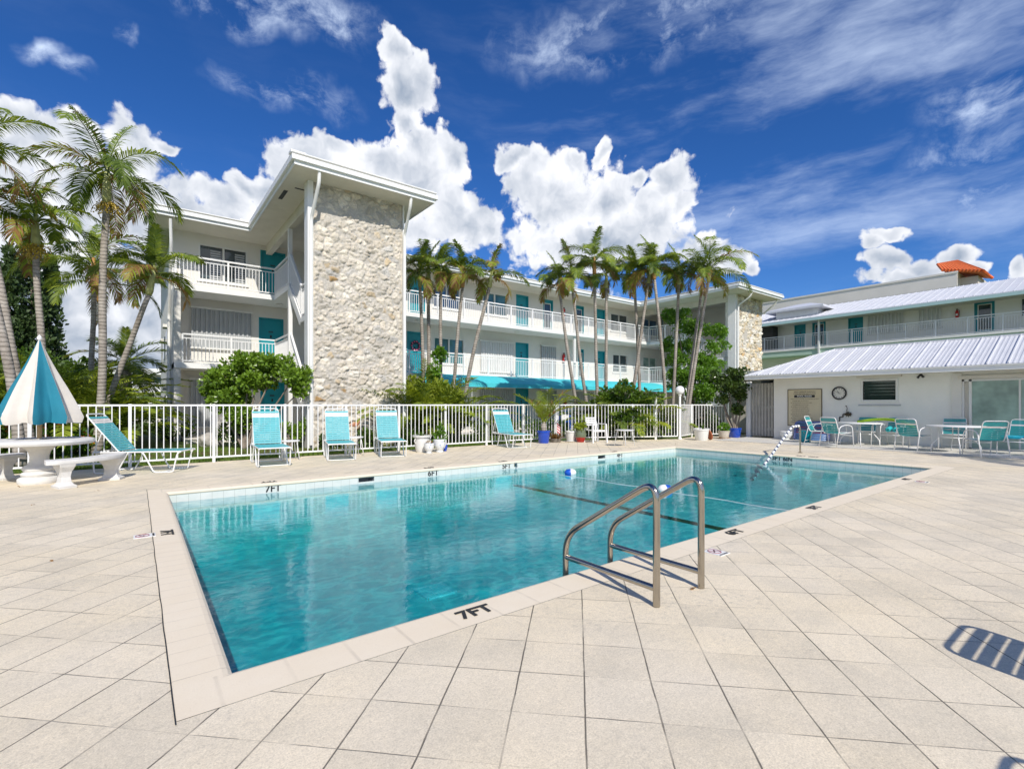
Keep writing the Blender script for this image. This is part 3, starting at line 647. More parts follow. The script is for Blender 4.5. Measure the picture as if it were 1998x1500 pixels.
def door(par, mp, a0, a1, z, h=2.08, mt='teal_door', glazed=False, num=True):
    m = MB(); abox(m, mp, a0+.05, a1-.05, .09, .13, z+.01, z+h-.05); d = m.build('door', K[mt], par, world=True)
    m = MB()
    for (q0, q1, y0, y1) in ((a0, a0+.05, z, z+h), (a1-.05, a1, z, z+h), (a0+.05, a1-.05, z+h-.05, z+h)): abox(m, mp, q0, q1, -.012, .15, y0, y1)
    m.build('door_frame', K[mt], d)
    m = MB(); kx = a1-.13; abox(m, mp, kx-.025, kx+.025, .055, .09, z+.98, z+1.09); m.build('door_handle', K['steel'], d)
    if glazed:
        m = MB(); w = (a1-a0); abox(m, mp, a0+.2*w, a1-.2*w, .080, .0895, z+.35, z+h-.25); m.build('door_glass', K['glass'], d)
        m = MB(); x0, x1, y0, y1 = a0+.2*w, a1-.2*w, z+.35, z+h-.25; e = .045
        for (q0, q1, w0, w1) in ((x0-e,x0,y0-e,y1+e),(x1,x1+e,y0-e,y1+e),(x0,x1,y1,y1+e),(x0,x1,y0-e,y0)): abox(m, mp, q0, q1, .075, .0895, w0, w1)
        m.build('glass_trim', K['frame'], d)
    elif num:
        m = MB(); c = (a0+a1)/2
        abox(m, mp, c-.09, c+.09, .084, .0895, z+1.52, z+1.59); m.build('number_plate', K['bronze_dark'], d)
        m = MB(); abox(m, mp, c-.03, c+.03, .07, .0895, z+1.30, z+1.42); m.build('door_knocker', K['black'], d)
    return (a0, a1, z, z+h)
def window(par, mp, a0, a1, z0, z1, panes=2, glass='glass', mid=False, louv=0):
    m = MB(); f = .06
    for (q0, q1, y0, y1) in ((a0, a0+f, z0, z1), (a1-f, a1, z0, z1), (a0+f, a1-f, z1-f, z1), (a0+f, a1-f, z0, z0+f)): abox(m, mp, q0, q1, -.015, .14, y0, y1)
    for i in range(1, panes):
        c = a0 + (a1-a0)*i/panes; abox(m, mp, c-.035, c+.035, .02, .12, z0+f, z1-f)
    if mid:
        zc = z0 + (z1-z0)*.45
        for i in range(panes):
            q0 = a0+(a1-a0)*i/panes + (f if i == 0 else .035); q1 = a0+(a1-a0)*(i+1)/panes - (f if i == panes-1 else .035); abox(m, mp, q0, q1, .03, .11, zc-.025, zc+.025)
    w = m.build('window', K['frame'], par, world=True)
    m = MB(); abox(m, mp, a0+f*.5, a1-f*.5, .085, .095, z0+f*.5, z1-f*.5); m.build('pane', K[glass], w)
    m = MB(); abox(m, mp, a0-.05, a1+.05, -.06, -.016, z0-.06, z0-.002); m.build('sill', K['white'], w)
    if louv:
        for i in range(panes):
            m = MB(); q0 = a0+(a1-a0)*i/panes + .12; q1 = a0+(a1-a0)*(i+1)/panes - .1; n = int((z1-z0-.2)/.09)
            q0 = q0 + (q1-q0)*.45
            for j in range(n): abox(m, mp, q0, q1, .06, .08, z0+.1+j*.09, z0+.1+j*.09+.055)
            m.build('inner_shutter', K['shutter_grey'], w)
    return (a0, a1, z0, z1)
def shutter(par, mp, a0, a1, z0, z1, mt='shutter', per=.13, dep=.05, name='storm_shutter'):
    m = MB(); n = max(2, int((a1-a0)/per)); prof = []
    for i in range(n):
        x = a0 + (a1-a0)*i/n; w = (a1-a0)/n
        prof += [(x, -.09), (x+w*.38, -.09), (x+w*.5, -.09+dep), (x+w*.88, -.09+dep)]
    prof.append((a1, -.09)); w_ = [mp(a, b) for a, b in prof]; k = len(w_)
    m.add([(x, y, z0) for x, y in w_] + [(x, y, z1) for x, y in w_], [(i, i+1, k+i+1, k+i) for i in range(k-1)])
    s_ = m.build(name, K[mt], par, world=True, fix=False)
    for (u0, u1) in ((z1, z1+.07), (z0-.06, z0)): m = MB(); abox(m, mp, a0-.06, a1+.06, -.13, -.002, u0, u1); m.build('shutter_track', K['frame'], s_)
def downpipe(par, pts, name='downpipe'):
    m = MB(); pts = fillet(pts, .12, 4)
    m.tube(pts, .05, 8); m.build(name, K['white'], par, world=True)

# ------------------------------------------------------------------ the long three-storey building
WY, RY, EY = 22.5, 21.0, 20.85          # facade, balcony edge, eave
Z2, Z3, ZC = 2.80, 5.60, 7.93
T1, T2, T2R = (3.43, 7.76), (26.9, 32.3), 0
B = thing('apartment_building', 'long white three storey apartment building with turquoise doors, railed balconies and two stone stair towers', 'building', (1.05, RY, 0))
mpA = lambda a, b: (a, WY + b)
WX = lambda px: on_y(px, WY)
holes = []
def adddoor(p0, p1, z, **k): holes.append(door(B, mpA, WX(p0), WX(p1), z, **k))
def addwin(p0, p1, z0, z1, **k): holes.append(window(B, mpA, WX(p0), WX(p1), z0, z1, **k))
# third floor
addwin(387, 483, Z3+.55, Z3+1.98, panes=2, louv=1)
adddoor(508, 557, Z3, h=2.12); adddoor(796, 829, Z3, h=2.15)
addwin(845, 898, Z3+.72, Z3+1.98, panes=2, glass='glass_blue'); addwin(941, 990, Z3+.72, Z3+1.98, panes=2, glass='glass_teal')
adddoor(1007, 1031, Z3, h=2.12); adddoor(1060, 1079, Z3, h=2.12, glazed=True); adddoor(1124, 1139, Z3, h=2.08, glazed=True); adddoor(1161.5, 1180, Z3, h=2.08)
addwin(1191, 1225, Z3+.75, Z3+1.98, panes=2); addwin(1251, 1283, Z3+.75, Z3+1.98, panes=2, glass='glass_blue'); adddoor(1292, 1304, Z3)
adddoor(1334, 1345, Z3); addwin(1392, 1404, Z3+.75, Z3+1.95)
# second floor
adddoor(505, 553, Z2, h=2.12); adddoor(794, 827, Z2, h=2.15); addwin(846, 906, Z2+.62, Z2+2.0, panes=2, mid=True, glass='glass_teal')
adddoor(1006, 1031, Z2, h=2.12); adddoor(1128, 1139, Z2, h=2.08, glazed=True); adddoor(1161.5, 1180, Z2, h=2.08)
addwin(1195, 1224, Z2+.72, Z2+1.98, panes=2, mid=True); addwin(1254, 1281, Z2+.72, Z2+1.98, panes=2, mid=True, glass='glass_green'); adddoor(1293, 1304, Z2); addwin(1350, 1372, Z2+.75, Z2+1.95)
# ground floor
adddoor(508, 555, .12, h=2.12); adddoor(1006, 1031, .12, h=2.12); addwin(1195, 1226, .9, 2.1); adddoor(1293, 1304, .12)
for (p0, p1, z0, z1, mt) in ((373, 489, Z2+.72, Z2+2.22, 'shutter_grey'), (937, 1000, Z2+.35, Z2+2.0, 'shutter'), (1055, 1083, Z2+.05, Z2+2.05, 'shutter_grey'),
                             (372, 420, .45, 2.25, 'shutter_grey'), (936, 1000, .2, 2.2, 'shutter_grey'), (1055, 1084, .15, 2.15, 'shutter_grey'), (1121, 1156, .15, 2.15, 'shutter_grey')):
    shutter(B, mpA, WX(p0), WX(p1), z0, z1, mt, per=.15)
m = MB(); BX1 = 37.0
wall_holes(m, 1.25, BX1, .0, ZC+.02, holes, 0, .16, mpA); m.build('front_wall', K['stucco_white'], B, world=True)
m = MB(); m.box(1.05, 1.25, WY, 32.5, 0, ZC+.02); m.box(1.05, 1.25, RY, WY-.003, 0, Z3-.22)
for (x, y, z) in ((1.0, 25.5, 4.55), (1.0, 28.0, 4.2), (1.0, 25.5, 1.9)): m.box(x-.12, 1.05-.002, y-.35, y+.35, z, z+.12)
m.build('end_wall', K['stucco_white'], B, world=True)
for (y0, z0) in ((24.6, .7), (27.0, .7), (24.8, 3.4), (27.4, 3.4)):
    m = MB(); m.box(1.0, 1.046, y0, y0+1.1, z0, z0+1.0); m.build('side_window', K['glass'], B, world=True)
m = MB(); m.box(1.25, BX1, 32.3, 32.5, 0, ZC); m.box(BX1, BX1+.2, WY, 32.5, 0, ZC); m.build('rear_wall', K['stucco_white'], B, world=True)
# roof: one slab with the two tower roofs projecting
def roof_poly(o=0.0):
    return [(.43-o,33-0+o),(.43-o,EY-o),(T1[0]-o,EY-o),(T1[0]-o,14.26-o),(T1[1]+o,14.26-o),(T1[1]+o,EY-o),(T2[0]-o,EY-o),(T2[0]-o,14.1-o),(T2[1]+o,14.1-o),(T2[1]+o,EY-o),(BX1+.6+o,EY-o),(BX1+.6+o,33+o)]
m = MB(); m.prism(roof_poly(-.03), ZC, ZC+.26); rf = m.build('roof', K['soffit'], B, world=True)
m = MB(); P = roof_poly(0); Q = roof_poly(-.028); n = len(P)
def ring(mb, P, Q, z0, z1):
    n = len(P); vs = [(x,y,z0) for x,y in P]+[(x,y,z1) for x,y in P]+[(x,y,z0) for x,y in Q]+[(x,y,z1) for x,y in Q]
    fs = []
    for i in range(n):
        j = (i+1) % n; fs += [(i,j,n+j,n+i), (2*n+j,2*n+i,3*n+i,3*n+j), (i,2*n+i,2*n+j,j), (n+i,n+j,3*n+j,3*n+i)]
    mb.add(vs, fs)
ring(m, P, Q, ZC-.04, ZC+.20); ring(m, roof_poly(.075), roof_poly(.002), ZC+.07, ZC+.20); m.build('fascia', K['fascia'], rf)
m = MB(); m.prism(roof_poly(.05), ZC+.264, ZC+.29); m.build('roof_edge', K['white'], rf)
for (x, y) in ((3.3, 20.9), (3.55, 14.35), (7.6, 14.4)):
    m = MB(); m.box(x-.2, x+.2, y-.05, y+.2, ZC+.292, ZC+.36); m.build('roof_vent', K['white'], rf)
m = MB(); m.box(3.85, 4.25, 15.9, 15.98, ZC-.006, ZC-.001); m.box(3.62, 3.74, 16.3, 17.1, ZC-.006, ZC-.001); m.build('soffit_vent', K['dark'], rf)
# balcony floors
def slab(z, name):
    t = .20 if z == Z3 else .20
    pl = [(1.05,WY-.004),(1.05,RY-.05),(4.30,RY-.05),(4.30,18.74),(7.05,18.74),(7.05,RY-.05),(28.0,RY-.05),(28.6,18.7),(31.9,18.7),(31.9,RY-.05),(BX1,RY-.05),(BX1,WY-.004)]
    m = MB(); m.prism(pl, z-t, z); return m.build(name, K['white'], B, world=True)
slab(Z3, 'balcony_floor'); slab(Z2, 'balcony_floor')
m = MB(); m.box(1.3, BX1, 19.4, WY-.004, .0, .12); m.build('ground_floor_slab', K['stucco'], B, world=True)
for z in (Z3, Z2):
    m = MB(); p = [(1.10,WY-.06),(1.10,RY),(4.35,RY),(4.35,18.84)]
    if z == Z2: p = [(1.30,RY),(4.35,RY),(4.35,18.84)]
    railing_mb(m, p, z, post=1.45); m.build('balcony_railing', K['rail'], B, world=True)
    m = MB(); railing_mb(m, [(7.1,RY),(28.0,RY),(28.6,18.8)], z, post=1.5); m.build('balcony_railing', K['rail'], B, world=True)
    m = MB(); railing_mb(m, [(32.0,RY),(BX1,RY)], z, post=1.5); m.build('balcony_railing', K['rail'], B, world=True)
# ceiling beams, posts
for (xa, xb) in ((4.30, 4.52), (28.6, 28.82)): m = MB(); m.box(xa, xb, 15.45, WY-.005, ZC-.36, ZC-.003); m.build('ceiling_beam', K['soffit'], B, world=True)
for (x, y) in ((4.36, 18.72), (28.66, 18.62)):
    m = MB(); m.box(x-.065, x+.065, y-.065, y+.065, 0, ZC-.365); m.build('stair_post', K['white'], B, world=True)
m = MB(); x = on_y(1121, RY+.15); m.box(x-.06, x+.06, RY+.1, RY+.22, 0, ZC); m.build('balcony_post', K['white'], B, world=True)
# little ceiling lamps and extractor
for (px, z) in ((1008, Z3-.2), (814, Z3-.2), (545, Z3-.2)):
    x = on_y(px, 21.7); m = MB(); m.lathe([(.13,-.05),(.15,-.03),(.15,-.002)], (x, 21.7, z), 14); m.build('ceiling_lamp', K['frame'], B, world=True)
# stone tower
def stone_wall(name, x0, x1, y0, z1, seed, cols, cell=.30, rough=.5, ret=1.2):
    rnd = np.random.RandomState(seed); st = .026
    W, H = x1-x0, z1; nx, nz_ = int(W/st)+1, int(H/st)+1
    X, Z = np.meshgrid(np.linspace(0, W, nx), np.linspace(0, H, nz_)); 
    # jittered seeds, some gaps left to give stones of many sizes
    sx, sz = [], []
    gx, gz = int(W/cell)+3, int(H/(cell*.78))+3
    for j in range(gz):
        for i in range(gx):
            if rnd.rand() < .14: continue
            sx.append((i-1+.5*(j%2)+rnd.uniform(.05,.95))*cell); sz.append((j-1+rnd.uniform(.05,.95))*cell*.78)
            if rnd.rand() < .22: sx.append(sx[-1]+rnd.uniform(-.5,.5)*cell*.7); sz.append(sz[-1]+rnd.uniform(-.5,.5)*cell*.7)
    sx, sz = np.array(sx), np.array(sz); n = len(sx)
    def nse(X, Z, s, sd):
        r = np.random.RandomState(sd); g = r.rand(64, 64)
        u, v = (X*s) % 63, (Z*s) % 63; i, j = u.astype(int), v.astype(int); fu, fv = u-i, v-j; fu = fu*fu*(3-2*fu); fv = fv*fv*(3-2*fv)
        return (g[i,j]*(1-fu)+g[(i+1)%64,j]*fu)*(1-fv)+(g[i,(j+1)%64]*(1-fu)+g[(i+1)%64,(j+1)%64]*fu)*fv
    wx = X + (nse(X,Z,6,1+seed)-.5)*.12 + (nse(X,Z,17,2+seed)-.5)*.05; wz = Z + (nse(X,Z,6,3+seed)-.5)*.12 + (nse(X,Z,17,4+seed)-.5)*.05
    f1 = np.full(X.shape, 9.); f2 = np.full(X.shape, 9.); idx = np.zeros(X.shape, int)
    for k in range(n):
        d = np.hypot((wx-sx[k])*.85, (wz-sz[k])*1.15)
        c = d < f1; f2 = np.where(c, f1, np.minimum(f2, d)); idx = np.where(c, k, idx); f1 = np.where(c, d, f1)
    e = np.clip((f2-f1)/.075, 0, 1); e = e*e*(3-2*e)
    hs = rnd.uniform(.3, 1., n); tx, tz = rnd.uniform(-.18,.18,n), rnd.uniform(-.18,.18,n)
    h = e*(.020+.038*hs[idx]) + e*((wx-sx[idx])*tx[idx]+(wz-sz[idx])*tz[idx]) + e*(nse(X,Z,14,5+seed)-.5)*.04*rough*2 + (nse(X,Z,33,6+seed)-.5)*.022*rough*2 + (nse(X,Z,3,7+seed)-.5)*.02
    edge = np.minimum(np.minimum(X, W-X)/.06, 1); h = np.maximum(h*np.clip(edge, .0, 1), .001)
    ci = rnd.choice(len(cols), n, p=[c[3] for c in cols]); cc = np.array([c[:3] for c in cols])[ci]*rnd.uniform(.82,1.20,(n,1))
    mort = np.array([.50,.47,.42]); col = mort + (cc[idx]-mort)*e[...,None]
    col = col*(1+(nse(X,Z,26,8+seed)-.5)[...,None]*.22)
    vs = np.stack([x0+X, y0-h, Z], -1).reshape(-1,3)
    ii = np.arange(nx*nz_).reshape(nz_, nx); fs = np.stack([ii[:-1,:-1], ii[:-1,1:], ii[1:,1:], ii[1:,:-1]], -1).reshape(-1,4)
    me = bpy.data.meshes.new(name); me.vertices.add(len(vs)); me.vertices.foreach_set('co', vs.ravel()); me.loops.add(len(fs)*4); me.polygons.add(len(fs))
    me.loops.foreach_set('vertex_index', fs.ravel()); me.polygons.foreach_set('loop_start', np.arange(0, len(fs)*4, 4)); me.update(calc_edges=True); me.validate()
    at_ = me.color_attributes.new('stone', 'FLOAT_COLOR', 'POINT'); at_.data.foreach_set('color', np.concatenate([col.reshape(-1,3), np.ones((len(vs),1))], 1).ravel())
    m_, N, L, b = new_mat(name+'_rock'); a = N.new('ShaderNodeVertexColor'); a.layer_name = 'stone'
    tc = N.new('ShaderNodeTexCoord'); sp = nz(N, L, tc.outputs['Object'], 28, 6, .75); rp = mrange(N, L, sp, .32, .66, .78, 1.10)
    v = N.new('ShaderNodeVectorMath'); v.operation = 'SCALE'; L.new(a.outputs[0], v.inputs[0]); L.new(rp, v.inputs['Scale']); L.new(v.outputs[0], b.inputs['Base Color']); b.inputs['Roughness'].default_value = .9
    bp = N.new('ShaderNodeBump'); bp.inputs['Strength'].default_value = .8; bp.inputs['Distance'].default_value = .02; L.new(sp, bp.inputs['Height']); L.new(bp.outputs[0], b.inputs['Normal'])
    me.materials.append(m_); o = bpy.data.objects.new(name, me); COL.objects.link(o); o.parent = B; o.location = -Vector(B.location); return o, m_
pale = [(.67,.61,.51,.36),(.62,.555,.455,.29),(.51,.47,.40,.17),(.71,.66,.57,.10),(.50,.48,.44,.035),(.52,.42,.28,.025),(.42,.27,.12,.012),(.56,.26,.15,.008)]
TX0, TX1 = 4.17, 7.04
s1, sm1 = stone_wall('stone_chimney_wall', TX0, TX1, 15.2, ZC-.003, 3, pale, cell=.245, rough=.8)
m = MB(); m.box(TX0, TX1, 15.203, 15.55, 0, ZC-.004); m.build('stone_wall_core', K['stucco_white'], B, world=True)
warm = [(.70,.63,.50,.34),(.66,.55,.38,.24),(.74,.70,.62,.26),(.50,.42,.30,.10),(.58,.40,.20,.06)]
s2, sm2 = stone_wall('stone_tower_wall', 28.75, 31.9, 15.2, ZC-.003, 9, warm, cell=.34, rough=1.3)
m = MB(); m.box(28.75, 31.9, 15.203, 15.9, 0, ZC-.004); m.box(31.7, 31.9, 15.9, WY, 0, ZC-.004); m.build('stone_wall_core', K['stucco_white'], B, world=True)
m = MB(); m.box(TX0-.16, TX0-.002, 15.13, 15.5, 0, ZC-.004); m.box(TX1+.002, TX1+.05, 15.15, 15.5, 0, ZC-.004); m.build('corner_pillar', K['white'], B, world=True)
m = MB(); m.box(28.5, 28.748, 15.13, 15.6, 0, ZC-.004); m.build('corner_pillar', K['white'], B, world=True)
m = MB(); m.box(6.85, 7.04, 15.55, 21.0, 0, ZC-.004); m.build('stair_side_wall', K['stucco'], B, world=True)
# gutters' swan-neck pipes
downpipe(B, [(4.12,14.34,ZC-.04),(4.12,14.40,ZC-.35),(4.09,15.05,ZC-1.15),(4.09,15.06,ZC-1.6),(4.09,15.06,.1)])
downpipe(B, [(6.95,14.34,ZC-.04),(6.95,14.40,ZC-.30),(7.07,15.08,ZC-1.0),(7.07,15.08,ZC-1.5),(7.07,15.08,.1)])
downpipe(B, [(28.6,14.18,ZC-.04),(28.6,14.3,ZC-.30),(28.6,15.0,ZC-.7),(28.6,15.04,.1)]); downpipe(B, [(31.95,14.2,ZC-.04),(31.95,14.4,ZC-.3),(31.95,15.1,ZC-.8)])
downpipe(B, [(.95,20.95,ZC-.1),(.98,21.2,ZC-.9),(.98,WY+.2,Z3-.9),(.98,WY+.2,.2)])
# stairs
def stairs(x0, x1, ya, za, yb, zb, name='stair_flight'):
    m = MB(); n = 8; dy, dz = (yb-ya)/n, (zb-za)/n
    for i in range(n):
        y0, y1 = sorted((ya+dy*i, ya+dy*(i+1))); zt = za+dz*(i+.5)
        m.box(x0, x1, y0, y1, zt-.19, zt)
    for x in (x0-.05, x1): m.bar((x+.025, ya, za-.16), (x+.025, yb, zb-.16), .05, .26)
    m.build(name, K['white'], B, world=True)
for zt in (Z3, Z2):
    zl = zt-1.4; stairs(4.36, 5.55, 18.72, zt, 17.15, zl); stairs(5.68, 6.80, 17.15, zl, 18.72+.2, zl-1.4)
    m = MB(); m.box(4.32, 6.84, 15.56, 17.15, zl-.18, zl); m.build('stair_landing', K['white'], B, world=True)
    m = MB(); railing_mb(m, [(4.36,18.60),(4.36,17.15),(4.36,15.65)], 0, post=1.5, dz=[zt,zl,zl], step=.10); m.build('stair_railing', K['rail'], B, world=True)
    stairs(28.8, 30.0, 18.6, zt, 17.1, zl); m = MB(); m.box(28.6, 31.6, 15.9, 17.1, zl-.2, zl); m.build('stair_landing', K['white'], B, world=True)
    m = MB(); railing_mb(m, [(28.66,18.5),(28.66,17.1),(28.66,15.7)], 0, dz=[zt,zl,zl]); m.build('stair_railing', K['rail'], B, world=True)
# awning over the ground-floor walk
m = MB(); x0, x1 = 10.2, on_y(1312, 20.2)
pr = [(20.93,2.78),(20.6,2.75),(20.2,2.66),(19.9,2.53),(19.62,2.34),(19.60,2.14),(19.63,2.14),(19.66,2.32),(19.93,2.50),(20.22,2.63),(20.6,2.72),(20.93,2.75)]
k = len(pr); vs = [(x0,y,z) for y,z in pr]+[(x1,y,z) for y,z in pr]; m.add(vs, [(i,(i+1)%k,k+(i+1)%k,k+i) for i in range(k)]+[tuple(range(k)),tuple(range(2*k-1,k-1,-1))])
aw = m.build('awning', K['awning'], B, world=True)
for i in range(9):
    x = x0+.1+(x1-x0-.2)*i/8; m = MB(); m.tube([(x,20.9,2.70),(x,20.3,2.60),(x,19.68,2.27)] + ([(x,19.67,.12)] if i % 2 else []),.018,6); m.build('awning_frame', K['tube'], aw)
# fire extinguishers on the wall
def extinguisher(x, y, z, rz, label):
    t = thing('fire_extinguisher', label, 'fire extinguisher', (x, y, z), rz, 'fire extinguishers on the walls')
    m = MB(); m.lathe([(.001,0),(.075,.005),(.085,.03),(.085,.40),(.06,.47),(.03,.49),(.03,.52)], (0,-.10,0), 16); smooth_angle(m.build('cylinder', K['red'], t))
    m = MB(); m.box(-.02,.02,-.17,-.05,.52,.56); m.box(-.05,.05,-.13,-.08,.56,.585); m.tube(fillet([(.03,-.1,.53),(.12,-.1,.48),(.11,-.1,.1)],.05),.012,6); m.box(-.04,.04,-.02,-.001,.1,.42); m.build('valve', K['black'], t)
    m = MB(); m.box(-.05,.05,-.1865,-.184,.15,.28); m.build('label', K['white'], t); return t
extinguisher(WX(1098), WY, Z2+1.15, 0, 'red fire extinguisher on the second-floor wall beside the closed grey shutters')
extinguisher(WX(1101), WY, 1.05, 0, 'red fire extinguisher on the ground-floor wall just above the fence')
extinguisher(WX(1098), WY, Z3+1.2, 0, 'red fire extinguisher on the third-floor wall between two narrow glazed doors')

# wreath on the second-floor door
t = thing('door_wreath', 'pink and black wreath hung on the second-floor turquoise door beside the stone tower', 'wreath', (WX(811), WY+.07, Z2+1.45))
m = MB(); rd = random.Random(4)
for i in range(26):
    a = i*2*math.pi/26; m.sphere((.22*math.cos(a)+rd.uniform(-.03,.03), -.03, .22*math.sin(a)+rd.uniform(-.03,.03)), rd.uniform(.035,.06), 5, (1,.5,1))
m.build('ring', K['black'], t)
m = MB()
for i in range(10):
    a = i*2*math.pi/10; m.sphere((.22*math.cos(a), -.07, .22*math.sin(a)), .045, 5)
m.build('blossom', mat('pink_petals', (.65,.12,.25), .7, .3, 20), t)

# ------------------------------------------------------------------ right-hand building
RX, GX = 40.2, 41.6
C = thing('apartment_building', 'white and mint apartment building with metal roof and long railed balcony, behind the pool house', 'building', (RX, 0, 0))
mpC = lambda a, b: (GX + b, a)
YV = lambda px: on_x(px, GX)
holes = []
def cd(p0, p1, z, **k): a, b = sorted((YV(p0), YV(p1))); holes.append(door(C, mpC, a, b, z, **k))
cd(1550, 1572, Z3, h=2.1); cd(1585, 1611, Z3, h=2.1, glazed=True); cd(1655, 1684, Z3, h=2.12); cd(1901, 1941, Z3, h=2.12, glazed=True)
a, b = sorted((YV(1991), YV(2040))); holes.append(window(C, mpC, a, b, Z3+.9, Z3+2.0, panes=2))
m = MB(); wall_holes(m, -4, 26, 0, 7.85, holes, 0, .16, mpC); m.build('front_wall', K['stucco_shade_lift'], C, world=True)
for (p0, p1) in ((1695, 1763), (1794, 1837)):
    a, b = sorted((YV(p0), YV(p1))); shutter(C, mpC, a, b, Z3+.75, Z3+2.05, 'shutter', per=.19, dep=.07)
m = MB(); m.box(RX-.06, GX-.003, -4, 24, Z3-.55, Z3-.16); m.box(RX+.05, GX-.003, -4, 24, 0, .1); m.build('mint_band', K['mint'], C, world=True)
m = MB(); m.box(RX-.12, GX-.003, -4, 24, Z3-.157, Z3-.0); m.build('balcony_floor', K['white'], C, world=True)
m = MB(); railing_mb(m, [(RX,23.5),(RX,-3.9)], Z3, post=1.55, step=.12); m.build('balcony_railing', K['rail'], C, world=True)
for px in (1598,): 
    y = on_x(px, RX-.1); m = MB(); m.box(RX-.18, RX-.06, y-.06, y+.06, 0, 7.72); m.build('balcony_post', K['white'], C, world=True)
m = MB(); ye = on_x(1521, GX); m.box(GX-.9, GX-.01, on_x(1518, GX), on_x(1490, GX), Z3+.01, 7.6); m.build('recess_shade_box', K['dark'], C, world=True)  # solid dark box painted in for the shade of a recess
def ribbed(mb, x0, z0, x1, z1, ya, yb, step=.42, w=.03, h=.04):
    n = int(abs(yb-ya)/step)
    for i in range(n*4+1):
        y = ya+(yb-ya)*i/n/4; k = 1 if i % 4 == 0 else .35; mb.bar((x0,y,z0+h*.5*k),(x1,y,z1+h*.5*k),w*(1 if k == 1 else 1.2),h*k)
m = MB(); ex, ez, rx, rz_ = RX-.65, 7.74, RX+4.3, 9.35
m.add([(ex,-5,ez),(ex,25,ez),(rx,25,rz_),(rx,-5,rz_),(ex,-5,ez-.04),(ex,25,ez-.04),(rx,25,rz_-.04),(rx,-5,rz_-.04),(rx+5,25,ez),(rx+5,-5,ez)], [(0,1,2,3),(4,7,6,5),(3,2,8,9),(0,4,5,1)])
ribbed(m, ex, ez, rx, rz_, -5, 25); rC = m.build('metal_roof', mat('white_metal_roof', (.64,.65,.68), .38, .04, 2, dirt=(.50,.52,.56), dscale=1.5, dmix=.4), C, world=True, fix=False)
K['metal_roof'] = rC.data.materials[0]
m = MB(); m.box(ex-.02, ex+.10, -5, 25, ez-.24, ez-.045); m.build('fascia', mat('pale_teal_fascia', (.42,.60,.60), .5, .03), rC)
m = MB(); m.box(ex+.1, GX-.005, -5, 25, ez-.12, ez-.05); m.build('soffit', K['soffit'], rC)
m = MB(); m.box(RX+.4, RX+2.8, 15.2, 18.2, 7.6, 8.55); cu = m.build('entrance_cupola', K['white'], C, world=True)
m = MB(); x0, x1, y0, y1 = RX-.2, RX+3.4, 14.6, 18.8; xm, ym = (x0+x1)/2, (y0+y1)/2
m.add([(x0,y0,8.55),(x1,y0,8.55),(x1,y1,8.55),(x0,y1,8.55),(x0,y0,8.70),(x1,y0,8.70),(x1,y1,8.70),(x0,y1,8.70),(xm,ym-.5,9.25),(xm,ym+.5,9.25)], [(3,2,1,0),(0,1,5,4),(1,2,6,5),(2,3,7,6),(3,0,4,7),(4,5,8),(5,6,9,8),(6,7,9),(7,4,8,9)]); m.build('cupola_roof', K['metal_roof'], cu)
m = MB(); m.box(GX+.17, GX+9, -4, 26, 0, 7.6); m.build('rear_block', K['stucco_white'], C, world=True)
extinguisher(GX, YV(1868), Z3+1.2, R(-90), 'red fire extinguisher on the upper wall of the building behind the pool house')

# ------------------------------------------------------------------ far beige block with the tiled roof
D_ = thing('condominium_block', 'distant beige building with flat parapet and orange tiled roof corner, behind the metal-roofed building', 'building', (60, 10, 0))
m = MB(); y0, y1 = on_x(1868, 60), 31
m.box(61, 80, y0+.6, y1, 0, 12.7); m.build('wall', K['beige'], D_, world=True)
m = MB(); m.box(60, 80.5, y0, y1+.5, 12.2, 13.55); m.box(59.93, 60-.001, y0-.05, y1+.5, 13.42, 13.6); m.build('parapet', mat('pale_parapet', (.74,.70,.63), .8, .05, .7), D_, world=True)
for (px, w) in ((1657, 1.3), (1680, 1.5), (1728, 1.4), (1765, 1.6), (1838, 1.7), (1560, 1.3)):
    y = on_x(px, 61); m = MB(); m.box(60.95, 60.997, y-w/2, y+w/2, 11.1, 12.0); m.build('window', K['glass'], D_, world=True)
m = MB(); a0, a1 = on_x(1903, 60), on_x(1848, 62); x0, x1 = 60.6, 63.8
xm, ym = (x0+x1)/2, (a0+a1)/2+.3; b0 = 13.1; tp = 15.15
m.add([(x0-.9,a0-.6,b0),(x1,a0-.6,b0),(x1,a1,13.9),(x0-.2,a1,13.9),(xm,ym+.2,tp-.2),(xm,ym+1.6,tp-.2)], [(0,1,4),(1,2,5,4),(2,3,5),(3,0,4,5),(3,2,1,0)])
for i in range(12):
    t_ = i/11; p = Vector((x0-.9, a0-.6, b0)).lerp(Vector((x0-.2, a1, 13.9)), t_); q = Vector((xm, ym+.2, tp-.2)).lerp(Vector((xm, ym+1.6, tp-.2)), t_); m.tube([p+Vector((0,0,.05)), q+Vector((0,0,.05))], .13, 6)
for i in range(9):
    t_ = i/8; p = Vector((x0-.9, a0-.6, b0)).lerp(Vector((x1, a0-.6, b0)), t_); q = Vector((xm, ym+.2, tp-.2)); m.tube([p+Vector((0,0,.05)), q.lerp(p, .12*abs(t_-.5))+Vector((0,0,.05))], .13, 6)
m.build('tiled_roof', K['orange_tile'], D_, world=True)
m = MB(); m.box(61.2, 65.6, a0, a1-.2, 0, 13.12); m.build('stair_head_wall', K['beige'], D_, world=True)

